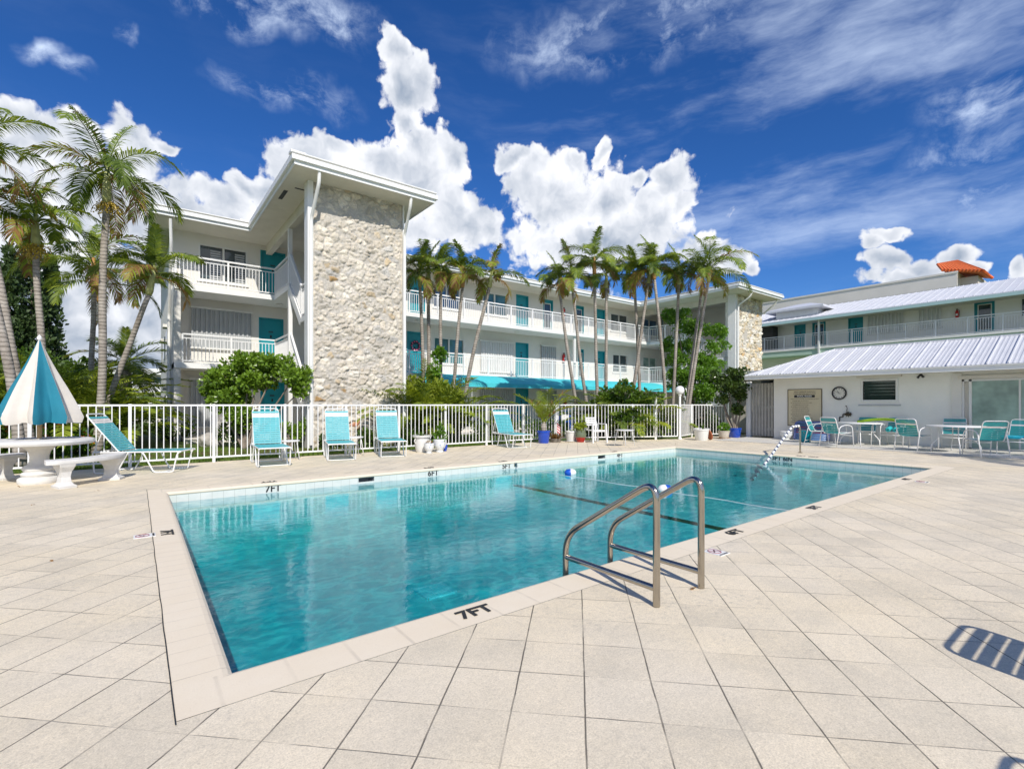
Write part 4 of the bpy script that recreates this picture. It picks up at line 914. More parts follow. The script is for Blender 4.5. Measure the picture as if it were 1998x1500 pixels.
# ------------------------------------------------------------------ pool house
HX = 19.1
H = thing('pool_house', 'low white pool house with hipped metal roof, louvred window and frosted sliding door', 'building', (HX, 8.65, 0))
mpH = lambda a, b: (HX + b, a)
YH = lambda px: on_x(px, HX)
def ZH(px, py): return zat(py, HX, YH(px))
holes = []
wy0, wy1 = YH(1748), YH(1684); wz0, wz1 = ZH(1716, 780), ZH(1716, 743)
holes.append((wy0, wy1, wz0, wz1))
dy0, dy1 = YH(2080), YH(1877); holes.append((dy0, dy1, .0, 2.02))
m = MB(); wall_holes(m, -3, 8.65, 0, 2.45, holes, 0, .18, mpH); m.build('front_wall', K['stucco_shade_lift'], H, world=True)
m = MB(); m.box(HX+.18, HX+3.8, 8.47, 8.648, 0, 2.45); m.box(HX+3.8, HX+4, -3, 8.65, 0, 2.45); m.build('side_wall', K['stucco'], H, world=True)
m = MB(); m.box(HX-.06, HX-.002, YH(1877), YH(1858), 0, 2.2); m.build('pilaster', K['stucco_white'], H, world=True)
# louvre window
m = MB(); f = .06
for (a0, a1, z0, z1) in ((wy0-f,wy0,wz0-f,wz1+f),(wy1,wy1+f,wz0-f,wz1+f),(wy0,wy1,wz1,wz1+f),(wy0,wy1,wz0-f,wz0)): abox(m, mpH, a0, a1, -.03, .05, z0, z1)
wn = m.build('louvre_window', K['frame'], H, world=True)
m = MB(); n = 6
for i in range(n):
    z = wz0 + (wz1-wz0)*(i+.5)/n; m.obox((HX+.07, (wy0+wy1)/2, z), (.012, wy1-wy0-.01, (wz1-wz0)/n*1.02), Matrix.Rotation(R(-28), 3, 'Y'))
m.build('louvre_blades', glass_mat('dark_green_glass', (.03,.055,.045), .15), wn)
m = MB(); m.box(HX+.11, HX+.13, wy0, wy1, wz0, wz1); m.build('window_backing', K['dark'], wn)
m = MB(); m.box(HX-.10, HX-.002, wy0-.16, wy1+.16, wz1+.11, wz1+.20); m.build('shutter_housing', K['stucco'], wn)
m = MB(); m.box(HX-.05, HX-.002, wy0-.12, wy1+.12, wz0-.19, wz0-.155); m.build('sill_rail', K['shutter_grey'], wn)
# sliding glass door
m = MB(); ys = YH(1896)
for (a0, a1, z0, z1) in ((ys,ys+.06,0,2.02),(dy1-.05,dy1,0,2.02),(dy0,dy1,1.97,2.02),(dy0,dy1,0,.05),(YH(1992),YH(1992)+.04,0.05,1.97)): abox(m, mpH, a0, a1, -.01, .1, z0, z1)
sd = m.build('sliding_door', K['frame'], H, world=True)
m = MB(); m.box(HX+.05, HX+.06, dy0, ys, .05, 1.97); m.build('door_glass', K['glass_green'], sd)
m = MB(); m.box(HX+.07, HX+.09, ys, dy1, .05, 1.97); m.build('door_panel', K['stucco'], sd)
m = MB(); m.box(HX-.09, HX-.012, dy0, YH(1870), 2.03, 2.13); m.build('shutter_housing', K['stucco'], sd)
# roof: hip at the pool end
ex, hy, ez = 18.2, 9.3, 2.38; wd = 2.25; rz_ = 3.33; bx = ex+2*wd
m = MB(); A_, B_ = (ex,hy,ez), (bx,hy,ez); R1, R2 = (ex+wd,hy-wd,rz_), (ex+wd,-5,rz_)
m.add([A_, B_, R1, R2, (ex,-5,ez), (bx,-5,ez)], [(0,2,3,4),(1,5,3,2),(0,1,2)])
sl_ = (rz_-ez)/wd; n = int((hy+5)/.41)
for i in range(n+1):
    y = hy - .06 - i*.41; run = min(wd, hy-y)
    if run > .1: m.bar((ex, y, ez+.02), (ex+run, y, ez+.02+run*sl_), .026, .04)
    for q in (.1025,.205,.3075):
        r2 = min(wd, hy-y+q)-.02; m.bar((ex, y-q, ez+.004), (ex+r2, y-q, ez+.004+r2*sl_), .034, .016)
for i in range(1, 11):
    x = ex + i*.41; run = min(x-ex, bx-x); m.bar((x, hy, ez+.025), (x, hy-run, ez+.025+run*sl_), .032, .05)
m.bar(A_, R1, .10, .05); m.bar(B_, R1, .10, .05); m.bar(R1, R2, .14, .06)
rH = m.build('metal_roof', K['metal_roof'], H, world=True, fix=False)
m = MB(); m.box(ex-.015, ex+.06, -5, hy, ez-.155, ez-.012); m.box(ex+.06, bx, hy-.06, hy, ez-.155, ez-.012); m.box(ex-.05, ex-.016, -5, hy+.02, ez-.03, ez-.008); m.build('fascia', K['fascia'], rH)
m = MB(); m.box(ex+.06, HX+.0, -5, hy-.06, ez-.13, ez-.10); m.box(HX, bx, 8.66, hy-.06, ez-.13, ez-.10); m.build('soffit', K['soffit'], rH)
# low lean-to roof beyond
m = MB(); m.add([(20.2,9.7,2.55),(23.4,9.7,2.55),(23.4,12.2,2.5),(20.2,12.2,2.5),(20.2,9.7,2.7),(23.4,9.7,2.95),(23.4,12.2,2.9),(20.2,12.2,2.65)], [(3,2,1,0),(4,5,6,7),(0,1,5,4),(1,2,6,5),(2,3,7,6),(3,0,4,7)]); m.build('lean_to_roof', K['metal_roof'], H, world=True)
m = MB(); m.box(22.0, 23.2, 9.8, 12.0, 0, 2.5); m.build('lean_to_wall', K['stucco'], H, world=True)
# store gate of grey boards
g = thing('storage_gate', 'tall grey vertical-board gate under the pool house eave', 'gate', (19.2, 8.72, 0))
m = MB(); rd = random.Random(2); y = 8.73; i = 0
while y < 9.52:
    m.box(19.2+rd.uniform(-.008,.008), 19.235, y, y+.088, .08, 2.12); y += .115
m.build('boards', mat('weathered_grey_boards', (.40,.39,.36), .8, .12, 6, bump=.4), g, world=True)
m = MB(); 
for z in (.3, 1.15, 1.95): m.box(19.238, 19.28, 8.73, 9.53, z, z+.1)
m.build('cross_rail', K['shutter_grey'], g, world=True)
m = MB(); m.box(19.13, 19.27, 9.56, 9.72, 0, 2.2); m.build('post', K['white'], g, world=True)
m = MB(); m.box(20.1, 20.13, 8.66, 9.6, 0, 2.3); m.build('store_back', K['dark'], g, world=True)
# low corner of the far pool-house eave etc.
# things on the wall
def on_wall(px, py): y = YH(px); return (HX, y, zat(py, HX, y))
t = thing('pool_rules_sign', 'cream pool rules sign with brown frame and black heading on the pool house wall', 'sign', on_wall(1570, 792))
yl, yr = YH(1538.5), YH(1603); zt = ZH(1603, 759.5); zb = ZH(1540, 829); w_, h_ = yl-yr, zt-zb
t.location = (HX, (yl+yr)/2, (zt+zb)/2); t.rotation_euler = (0,0,R(-90))
m = MB(); m.box(-w_/2, w_/2, -.018, -.001, -h_/2, h_/2); m.build('board', mat('cream_sign_board', (.62,.55,.38), .5, .05, 2), t)
m = MB(); e = .022
for (a0,a1,b0,b1) in ((-w_/2-e,-w_/2,-h_/2-e,h_/2+e),(w_/2,w_/2+e,-h_/2-e,h_/2+e),(-w_/2,w_/2,h_/2,h_/2+e),(-w_/2,w_/2,-h_/2-e,-h_/2)): m.box(a0,a1,-.03,-.001,b0,b1)
m.build('frame', mat('brown_frame', (.12,.09,.05), .5), t)
m = MB(); hw, hh, hz = w_*.31, .042, h_/2-.235
m.tube(fillet([(-hw,-.021,hz-hh),(hw,-.021,hz-hh),(hw,-.021,hz+hh),(-hw,-.021,hz+hh),(-hw,-.021,hz-hh)], .03), .004, 5); m.box(-hw,hw,-.023,-.019,hz-hh,hz+hh); m.build('heading_panel', K['black'], t)
def sg(s_, z, size, mt='black', sx=1, y=-.0205, name='lettering', x=0, al='CENTER', bold=.012):
    o = text(s_, (x, y, z), (1,0,0), (0,0,1), size, K[mt], None, bold, name, al, sx); o.parent = t; return o
sg('YACHT HARBOUR CARDINALS', h_/2-.075, .052, sx=1.0); sg('CONDOMINIUM ASSOCIATION', h_/2-.145, .052, sx=1.0); sg('POOL RULES', hz, .078, 'white', 1.1, -.0245, bold=.02)
lines = ["SWIM AT YOUR OWN RISK. NO LIFEGUARD ON DUTY", "SHOWER BEFORE ENTERING THE POOL", "NO GLASS OR FOOD IN THE POOL AREA", "NO DIVING. NO RUNNING ON THE DECK", "NO ANIMALS IN THE POOL AREA", "CHILDREN MUST BE WITH AN ADULT AT ALL TIMES", "POOL HOURS ARE DAWN TO DUSK"]
K['sign_ink'] = mat('faded_sign_ink', (.16,.13,.09), .6)
nl = 13; zz = hz-.10; rd = random.Random(8); dzl = (zz+h_/2-.05)/nl
for i in range(nl):
    sg(lines[i % 7] if i % 2 == 0 else lines[(i*3+2) % 7][:26], zz-i*dzl, .038, 'sign_ink', 1.0, al='LEFT', x=-w_*.42+(0 if i % 2 == 0 else .05), bold=.01)
# clock
t = thing('wall_clock', 'round black-rimmed wall clock reading ten to eleven on the pool house wall', 'clock', on_wall(1638, 767), R(-90))
m = MB(); m.lathe([(.205,0),(.225,.02),(.225,.05),(.205,.065),(.185,.06),(.18,.03)], (0,0,0), 40, caps=False); m.T = None
o = m.build('rim', K['black'], t, smooth=True); o.rotation_euler = (R(90),0,0)
m = MB(); m.lathe([(.001,.03),(.184,.03)], (0,0,0), 40, caps=False); o = m.build('dial', mat('clock_dial', (.72,.70,.64), .4), t); o.rotation_euler = (R(90),0,0)
m = MB()
for i in range(12):
    a = R(30*i); m.obox((.152*math.sin(a), -.033, .152*math.cos(a)), (.016, .004, .03 if i % 3 else .042), Matrix.Rotation(a, 3, 'Y'))
m.build('hour_marks', K['black'], t)
m = MB()
for (ang, l, w) in ((-35, .10, .018), (-62, .14, .012)):
    a = R(ang); m.bar((-.02*math.sin(a), -.037, -.02*math.cos(a)), (l*math.sin(a), -.037, l*math.cos(a)), w, .004)
a = R(120); m.bar((0,-.037,0),(.06*math.sin(a),-.037,.06*math.cos(a)),.014,.004); m.build('hands', K['black'], t)
# small floodlight
t = thing('wall_floodlight', 'small black twin-headed floodlight under the pool house eave', 'lamp', on_wall(1797, 735), R(-90))
m = MB(); m.box(-.03,.03,-.04,-.001,.02,.08); m.tube([(-.02,-.05,.05),(-.05,-.12,-.03)],[.02,.035],10); m.tube([(.02,-.05,.05),(.08,-.12,-.01)],[.02,.035],10); m.build('lamp_head', K['black'], t)
# wall ornament with bracket
t = thing('wall_ornament', 'dark metal leaf and fish ornament with stepped bracket on the wall below the clock', 'ornament', on_wall(1656, 808), R(-90))
K['bronze'] = mat('tarnished_bronze', (.09,.07,.045), .45, .4, 20, metal=.6)
m = MB(); m.sphere((0,-.05,0),.075,8,(1.3,.5,.8)); 
for a in range(0,360,40): m.tube([(0,-.05,0),(.12*math.cos(R(a)),-.07,.10*math.sin(R(a)))],[.025,.006],6)
m.tube(fillet([(0,-.05,.05),(-.05,-.05,.13),(-.02,-.05,.19),(-.06,-.05,.27)],.05),.009,6); m.sphere((-.06,-.05,.28),.02,5); m.build('figure', K['bronze'], t)
m = MB(); m.tube(fillet([(0,-.03,0),(-.16,-.03,0),(-.16,-.03,-.10),(-.26,-.03,-.10),(-.26,-.03,-.20),(-.30,-.03,-.30)],.015),.016,6); m.build('bracket', K['black'], t)
# ------------------------------------------------------------------ fence
def fence_run(name, pts, label, posts_at=1.47, h=1.30, step=.1225, z0=.0):
    f_ = thing(name, label, 'fence', (pts[0][0], pts[0][1], 0), 0, 'white picket fence around the pool deck')
    rails = MB(); pk = MB()
    for i in range(len(pts)-1):
        p, q = Vector(pts[i]), Vector(pts[i+1]); d = q-p; L_ = d.length; k = max(1, round(L_/posts_at)); ang = math.atan2(d.y, d.x); rot = Matrix.Rotation(ang, 3, 'Z')
        for z in (h-.018, .115): rails.obox(((p.x+q.x)/2, (p.y+q.y)/2, z), (L_, .030, .036), rot)
        n = int(L_/step); 
        for j in range(1, n+1):
            c = p + d*((j-.5)/n)
            if min(abs((c-p).length - L_*m_/k) for m_ in range(k+1)) < .045: continue
            pk.obox((c.x, c.y, (h+.08)/2+.02), (.018, .018, h-.12), rot)
        for j in range(k + (1 if i == len(pts)-2 else 0)):
            c = p + d*(j/k); pm = MB(); pm.obox((c.x, c.y, h/2+.005), (.055, .055, h+.01), rot); pm.build('fence_post', K['rail'], f_, world=True)
    rails.build('rails', K['rail'], f_, world=True); pk.build('pickets', K['rail'], f_, world=True, fix=False)
    return f_
px_ = [-.256 + 1.468*i for i in range(-5, 9)]
fence_run('picket_fence', [(px_[0]-1.468, 12.88), (px_[-1]+.35, 12.88)], 'long straight white picket fence run behind the loungers')
fence_run('picket_fence', [(px_[-1]+.39, 12.86), (14.43, 11.55), (15.22, 11.13)], 'white picket fence run slanting past the small table to the gate')
fence_run('picket_fence', [(16.14, 10.72), (17.6, 11.15), (18.95, 10.45)], 'white picket fence run between the globe lamp and the grey board gate')
# gate
g = thing('fence_gate', 'white picket gate with tall latch post, left of the globe lamp post', 'gate', (15.26, 11.10, 0))
p, q = Vector((15.27, 11.11)), Vector((16.05, 10.76)); d = q-p; rot = Matrix.Rotation(math.atan2(d.y, d.x), 3, 'Z')
m = MB()
for z in (1.28, .12): m.obox((*((p+q)/2), z), (d.length, .03, .036), rot)
for j in range(8): c = p+d*(j/7); m.obox((c.x, c.y, .70), (.018 if 0 < j < 7 else .04,)*2 + (1.16,), rot)
m.build('gate_leaf', K['rail'], g, world=True)
m = MB(); m.box(15.22, 15.28, 11.10, 11.16, 0, 1.46); m.sphere((15.25,11.13,1.5),.045,6); m.build('latch_post', K['rail'], g, world=True)
m = MB(); m.box(15.26,15.36,11.02,11.06,1.02,1.2); m.build('latch', K['steel'], g, world=True)
# globe lamp
t = thing('globe_lamp_post', 'white lamp post with round globe beside the pool gate', 'lamp', (16.12, 10.70, 0))
m = MB(); m.lathe([(.07,0),(.07,.06),(.045,.08),(.042,1.60),(.06,1.62),(.07,1.68)], n=14); smooth_angle(m.build('post', K['white'], t))
m = MB(); m.sphere((0,0,1.83), .165, 14); m.build('globe', mat('white_globe', (.80,.80,.80), .25, .02), t, smooth=True)

# ------------------------------------------------------------------ strap loungers
def strap_row(mb_t, mb_w, o, ax, up, w, length, n, white, thick=.005, gap=.35, cut=True):
    """straps running across (x) laid along ax from o; the index set 'white' goes to the white mesh"""
    o, ax = Vector(o), Vector(ax).normalized(); p = length/n
    xs_ = [-w/2, -w*.17, w*.17, w/2]
    for i in range(n):
        c = o + ax*p*(i+.5); mb = mb_w if i in white else mb_t; sag = -.004
        nrm = Vector(up).normalized(); rot = Matrix((Vector((1,0,0)), ax, nrm)).transposed()
        k = 6; vs = []
        for j in range(k+1):
            x = -w/2 + w*j/k; s_ = sag*(1-(2*j/k-1)**2)
            for (a, b) in ((-p*(1-gap)/2, 0), (p*(1-gap)/2, 0), (p*(1-gap)/2, thick), (-p*(1-gap)/2, thick)): vs.append(c + Vector((x,0,0)) + ax*a + nrm*(b+s_))
        fs = [(4*j+a, 4*j+(a+1)%4, 4*j+4+(a+1)%4, 4*j+4+a) for j in range(k) for a in range(4)] + [(3,2,1,0), (4*k,4*k+1,4*k+2,4*k+3)]
        mb.add(vs, fs)
def lounger(label, x, y, rz, back=60, name='sun_lounger', seat=1.12, teal='teal_light', zc=0):
    t = thing(name, label, 'sun lounger', (x, y, zc), rz, 'strap sun loungers along the fence')
    w, hz = .60, .40; bl = .84; a = R(back); r = .0135
    bd = Vector((0, math.cos(a), math.sin(a))); bn = Vector((0, -math.sin(a), math.cos(a))); hg = Vector((0, seat, hz))
    # seat frame: loop with front and rear leg bows
    m = MB()
    for s_ in (-1, 1):
        X = s_*w/2
        m.tube(fillet([(X,seat+.42,hz-.0),(X,0.02,hz),(X,-.02,hz-.01)],.04),r,8)
        m.tube(fillet([(X,.0,hz),(X,.05,hz-.05),(X,.12,.02),(X,.16,.012),(X,.42,.012),(X,.46,.03),(X,.62,hz-.04),(X,.66,hz)],.05),r,8)
        m.tube(fillet([(X,seat-.18,hz),(X,seat-.14,hz-.05),(X,seat+.02,.02),(X,seat+.06,.012),(X,seat+.36,.012),(X,seat+.40,.03),(X,seat+.42,hz-.04),(X,seat+.42,hz)],.05),r,8)
    m.tube([(-w/2,0,hz),(w/2,0,hz)],r,8); m.tube([(-w/2,seat+.42,hz),(w/2,seat+.42,hz)],r,8); m.tube([(-w/2,.3,.012),(w/2,.3,.012)],r*.8,6); m.tube([(-w/2,seat+.2,.012),(w/2,seat+.2,.012)],r*.8,6)
    smooth_angle(m.build('seat_frame', K['tube'], t))
    m = MB(); top = hg + bd*(bl+.07)
    m.tube(fillet([hg+Vector((-w/2+.03,0,0)), top+Vector((-w/2+.03,0,0)), top+Vector((w/2-.03,0,0)), hg+Vector((w/2-.03,0,0))],.09,6),r,8)
    bf = smooth_angle(m.build('back_frame', K['tube'], t))
    for s_ in (-1,1):
        m = MB(); X = s_*(w/2-.02); m.tube([hg+bd*bl*.55+Vector((X,0,0)), Vector((X,seat+.42,hz-.01))],.009,6)
        for k in range(4): m.box(X-.012,X+.012,seat+.16+k*.06,seat+.19+k*.06,hz-.03,hz+.03)
        m.build('back_prop', K['tube'], bf)
    mt, mw = MB(), MB(); strap_row(mt, mw, (0,.03,hz+.008), (0,1,0), (0,0,1), w, seat-.06, 21, set(), gap=.2)
    mt.build('seat_straps', K[teal], t)
    mt, mw = MB(), MB(); strap_row(mt, mw, hg+bd*.02+bn*.012, bd, bn, w-.05, bl-.02, 15, {12,13}, gap=.17)
    mt.build('back_straps', K[teal], t); mw.build('white_back_band', K['strap_white'], t)
    m = MB()     # cords woven up the middle of the back
    for X in (-.10, .08): m.bar(hg+bd*.1+bn*.022+Vector((X,0,0)), hg+bd*bl*.8+bn*.022+Vector((X,0,0)), .008, .004)
    m.build('lacing', K[teal], t)
    return t
L0 = lounger('turquoise strap lounger seen from the side, beside the striped umbrella', .72, 11.52, R(63), 52, seat=1.05)
L0.location = (.80, 11.60, 0)
lounger('turquoise strap lounger left of the two small tables, its back to the fence', 2.27, 10.98, R(-4), 62)
lounger('turquoise strap lounger between the two small white tables, in front of the stone tower', 3.72, 11.18, R(-13), 60)
lounger('turquoise strap lounger just left of the white flower pots', 4.98, 11.20, R(-16), 60)
lounger('turquoise strap lounger between the white flower pots and the blue palm pot', 9.06, 11.25, R(-10), 58)
# side tables
def side_table(label, x, y, s_, h, rz=0):
    t = thing('side_table', label, 'side table', (x, y, 0), rz, 'small white side tables')
    m = MB(); m.lathe([(.001,h-.012),(s_*.47,h-.012),(s_*.5,h-.006),(s_*.5,h+.014),(s_*.47,h+.018),(.001,h+.018)], n=4 if False else 28); smooth_angle(m.build('table_top', K['tube'], t))
    for a in (45,135,225,315):
        c, s2 = math.cos(R(a)), math.sin(R(a)); m = MB(); m.tube(fillet([(c*s_*.38,s2*s_*.38,h-.014),(c*s_*.42,s2*s_*.42,h-.06),(c*s_*.56,s2*s_*.56,.005)],.05),.0115,7); m.build('leg', K['tube'], t, smooth=True)
    return t
side_table('small round white side table between the first two front-facing loungers', 2.88, 12.35, .42, .44)
side_table('small round white side table in front of the stone tower, left of the third lounger', 4.42, 12.40, .46, .46)
side_table('white round side table standing alone near the far pool edge', 12.05, 9.95, .56, .50)

# ------------------------------------------------------------------ patio chairs
def strap_chair(label, x, y, rz, deep=False, name='patio_chair', zc=.03, group='strap chairs around the two patio tables'):
    t = thing(name, label, 'chair', (x, y, zc), rz, group); w = .54; hz = .42; r = .0125; a = R(70)
    # faces -Y (front); back at +Y
    bd = Vector((0, math.cos(a), math.sin(a))); hg = Vector((0,.24,hz-.03)); bn = Vector((0,-math.sin(a),math.cos(a)))
    for s_ in (-1,1):
        X = s_*w/2; m = MB()
        m.tube(fillet([(X*1.06,-.30,.01),(X*1.06,-.24,.62),(X*1.06,.02,.66),(X*1.04,.27,.60),(X*1.04,.40,.01)],.10,6),r,8); m.build('arm_and_legs', K['tube'], t, smooth=True)
    m = MB(); m.tube([(-w/2*1.04,.385,.09),(w/2*1.04,.385,.09)],r*.9,7); m.tube([(-w/2*1.06,-.27,.33),(w/2*1.06,-.27,.33)],r*.9,7); m.build('stretcher', K['tube'], t, smooth=True)
    m = MB(); top = hg+bd*.52
    m.tube(fillet([(-w/2+.02,-.25,hz),(-w/2+.02,.24,hz-.03),top+Vector((-w/2+.02,0,0)),top+Vector((w/2-.02,0,0)),(w/2-.02,.24,hz-.03),(w/2-.02,-.25,hz),],.08,6)+[Vector((w/2-.02,-.25,hz))],r,8)
    m.tube([(-w/2+.02,-.25,hz),(w/2-.02,-.25,hz)],r,8); m.build('seat_and_back_frame', K['tube'], t, smooth=True)
    tl = 'umb_teal' if deep else 'teal'
    mt, mw = MB(), MB(); strap_row(mt, mw, (0,-.23,hz+.006), (0,1,-.06), (0,.06,1), w-.06, .45, 9, {0,1}, gap=.2); s2 = mt.build('seat_straps', K['teal'], t); mw.build('white_seat_band', K['strap_white'], t)
    mt, mw = MB(), MB(); strap_row(mt, mw, hg+bd*.03+bn*.006, bd, bn, w-.06, .46, 9, {6}, gap=.2); mt.build('back_straps', K['teal'], t); mw.build('white_back_band', K['strap_white'], t)
    return t
# tables
def patio_table(label, x, y, r_=.60, h=.70):
    t = thing('patio_table', label, 'table', (x, y, .03), 0, 'round white patio tables')
    m = MB(); m.lathe([(.001,h-.01),(r_-.03,h-.012),(r_,h-.02),(r_,h+.006),(r_-.01,h+.012),(.001,h+.010)], n=40); smooth_angle(m.build('table_top', K['tube'], t))
    for a in (20,110,200,290):
        c, s2 = math.cos(R(a)), math.sin(R(a)); m = MB(); m.tube(fillet([(c*.34,s2*.34,h-.02),(c*.34,s2*.34,.38),(c*.50,s2*.50,.18),(c*.50,s2*.50,.005)],.07,5),.0135,8); m.build('leg', K['tube'], t, smooth=True)
    m = MB()
    for z in (.40, .60): m.tube([(.34*math.cos(R(b)),.34*math.sin(R(b)),z) for b in (20,110,200,290)],.010,6,True)
    m.build('brace', K['tube'], t); return t
patio_table('round white patio table nearer the clock, with the green noodle beside it', 17.85, 5.50)
patio_table('round white patio table in front of the sliding glass door', 17.25, 3.14)
def face(x, y, tx, ty): return math.atan2(ty-y, tx-x) + math.pi/2
for (lab, x, y, tx, ty) in (('turquoise strap chair on the pool side of the clock-side table', 16.95, 5.80, 17.85, 5.50),
        ('turquoise strap chair mostly hidden behind another, nearest the folded floats', 17.75, 6.55, 17.85, 5.50),
        ('turquoise strap chair at the wall directly behind the clock-side table', 18.55, 5.60, 17.85, 5.60),
        ('turquoise strap chair at the wall carrying two rolled cyan pool noodles', 18.55, 4.80, 17.8, 4.80),
        ('turquoise strap chair between the two patio tables with its back to the pool', 17.1, 3.98, 18.0, 3.75),
        ('turquoise strap chair behind the second patio table, beneath the sliding door frame', 18.5, 3.42, 17.25, 3.3),
        ('turquoise strap chair nearest the camera, seen from behind at the right-hand table', 16.35, 2.45, 17.25, 3.14),
        ('strap chair with teal towel at the right edge of the photo', 17.75, 2.05, 16.6, 2.3)):
    strap_chair(lab, x, y, face(x, y, tx, ty))
# the two chairs just outside the frame whose shadows fall on the deck
strap_chair('strap chair beyond the lower right corner whose back throws the upper striped shadow', 3.36, -.77, 0, name='patio_chair', zc=0, group='strap chairs just outside the frame')
strap_chair('strap chair close to the camera whose back throws the lower corner shadow', 2.05, -1.12, 0, name='patio_chair', zc=0, group='strap chairs just outside the frame')
# towel
m = MB(); m.obox((17.70,2.07,.47),(.48,.5,.07)); tag(m.build('towel', mat('cyan_towel', (.02,.42,.55), .9, .1, 8, bump=.5), bevel=.02), 'folded cyan towel on the seat of the chair at the right edge', 'towel')
# noodles
pts = [Vector((18.0,5.6,.76)),Vector((18.0,5.15,.84)),Vector((17.85,4.75,.86)),Vector((17.6,4.35,.80)),Vector((17.35,4.05,.66))]
m = MB(); m.tube(fillet(pts,.25,6),.042,12); tag(m.build('pool_noodle', mat('lime_foam', (.28,.46,.02), .7, .05), smooth=True), 'long lime green pool noodle arched between the patio chairs', 'pool noodle')
for k, (y, lab) in enumerate(((4.90, 'short cyan foam noodle end on the wall-side chair, left one'), (4.72, 'short cyan foam noodle end on the wall-side chair, right one'))):
    m = MB(); m.lathe([(.022,-.22),(.065,-.22),(.07,-.20),(.07,.20),(.065,.22),(.022,.22),(.022,-.22)], n=18, caps=False); o = m.build('foam_roller', mat('cyan_foam', (.02,.42,.45), .7, .05), smooth=True)
    o.rotation_euler = (0, R(86), R(8)); o.location = (18.42, y, .545); tag(o, lab, 'pool noodle', 'cyan foam rollers on the chair')

# plastic armchair by the fence
t = thing('garden_armchair', 'white slatted plastic armchair in front of the far fence', 'chair', (12.52, 11.60, 0), R(-12))
m = MB(); m.T = Matrix.Identity(4)
for k in range(4): m.obox((0,.22+.02*k,.60+.075*k),(.44-.02*k,.02,.055),Matrix.Rotation(R(-12),3,'X'))
for s_ in (-1,1): m.tube([(s_*.21,.20,.42),(s_*.20,.30,.86)],.016,6)
m.T = None; m.build('back', K['white'], t)
m = MB(); m.box(-.23,.23,-.24,.22,.40,.425); m.box(-.23,.23,-.25,-.22,.37,.43); m.build('seat', K['white'], t, bevel=.01)
for s_ in (-1,1):
    m = MB(); m.box(s_*.27-.025,s_*.27+.025,-.24,.26,.62,.645); m.build('armrest', K['white'], t, bevel=.008)
    for (y0, y1) in ((-.26,-.22),(.28,.24)): m = MB(); m.bar((s_*.29,y0,0),(s_*.27,y1,.63),.045,.05); m.build('leg', K['white'], t)

# ------------------------------------------------------------------ concrete table set
tx, ty = -1.28, 11.25
t = thing('concrete_table', 'round white concrete table with moulded pedestal at the left edge', 'table', (tx, ty, 0))
m = MB(); m.lathe([(.001,.63),(.66,.635),(.70,.65),(.715,.685),(.70,.715),(.66,.725),(.03,.728)], n=48, wob=lambda a, i: 1+.006*math.sin(a*40)); smooth_angle(m.build('table_top', K['concrete_white'], t))
m = MB(); m.lathe([(.26,0),(.27,.02),(.27,.08),(.245,.10),(.21,.115),(.225,.13),(.235,.16),(.215,.18),(.19,.195),(.20,.21),(.22,.24),(.205,.28),(.15,.31),(.125,.36),(.12,.44),(.14,.52),(.20,.59),(.27,.63)], n=32); smooth_angle(m.build('pedestal', K['concrete_white'], t), 60)
def arc_bench(label, cx, cy, a0, a1, ri, ro, h=.44):
    t = thing('curved_bench', label, 'bench', (cx+ (ri+ro)/2*math.cos(R((a0+a1)/2)), cy+(ri+ro)/2*math.sin(R((a0+a1)/2)), 0), 0, 'curved concrete benches round the table')
    m = MB(); n = 20; vs = []
    prof = [(ri,h-.065),(ri-.012,h-.03),(ri,h),(ro,h),(ro+.012,h-.03),(ro,h-.065)]; k = len(prof)
    for i in range(n+1):
        a = R(a0+(a1-a0)*i/n); e = .985 if i in (0, n) else 1; mid = (ri+ro)/2
        for (r_, z) in prof: rr = mid+(r_-mid)*(.8 if i in (0, n) else 1); vs.append((cx+rr*math.cos(a), cy+rr*math.sin(a), z))
    m.add(vs, [(i*k+j, i*k+(j+1)%k, (i+1)*k+(j+1)%k, (i+1)*k+j) for i in range(n) for j in range(k)]+[tuple(range(k)), tuple(range(n*k+k-1, n*k-1, -1))])
    smooth_angle(m.build('seat', K['concrete_white'], t, world=True), 50)
    for f_ in (.17, .83):
        a = a0+(a1-a0)*f_; mid = (ri+ro)/2; m = MB(); m.T = Matrix.Translation((cx+mid*math.cos(R(a)), cy+mid*math.sin(R(a)), 0)) @ Matrix.Rotation(R(a), 4, 'Z')
        pr = [(.15,.11,0),(.155,.115,.035),(.12,.085,.055),(.095,.065,.09),(.085,.055,.17),(.10,.065,.25),(.15,.09,.33),(.165,.10,.375)]
        for i in range(len(pr)-1):
            (w0,d0,z0),(w1,d1,z1) = pr[i], pr[i+1]
            m.add([(-w0,-d0,z0),(w0,-d0,z0),(w0,d0,z0),(-w0,d0,z0),(-w1,-d1,z1),(w1,-d1,z1),(w1,d1,z1),(-w1,d1,z1)], [(0,1,5,4),(1,2,6,5),(2,3,7,6),(3,0,4,7)])
        m.add([(-.15,-.11,0),(.15,-.11,0),(.15,.11,0),(-.15,.11,0)], [(3,2,1,0)]); m.T = None
        m.build('bench_leg', K['concrete_white'], t, world=True, bevel=.006)
arc_bench('curved white concrete bench in front, its seat facing the camera side of the table', tx, ty, -80, -4, .82, 1.14)
arc_bench('curved white concrete bench behind the table, cut by the left edge', tx, ty, 108, 190, .82, 1.14)
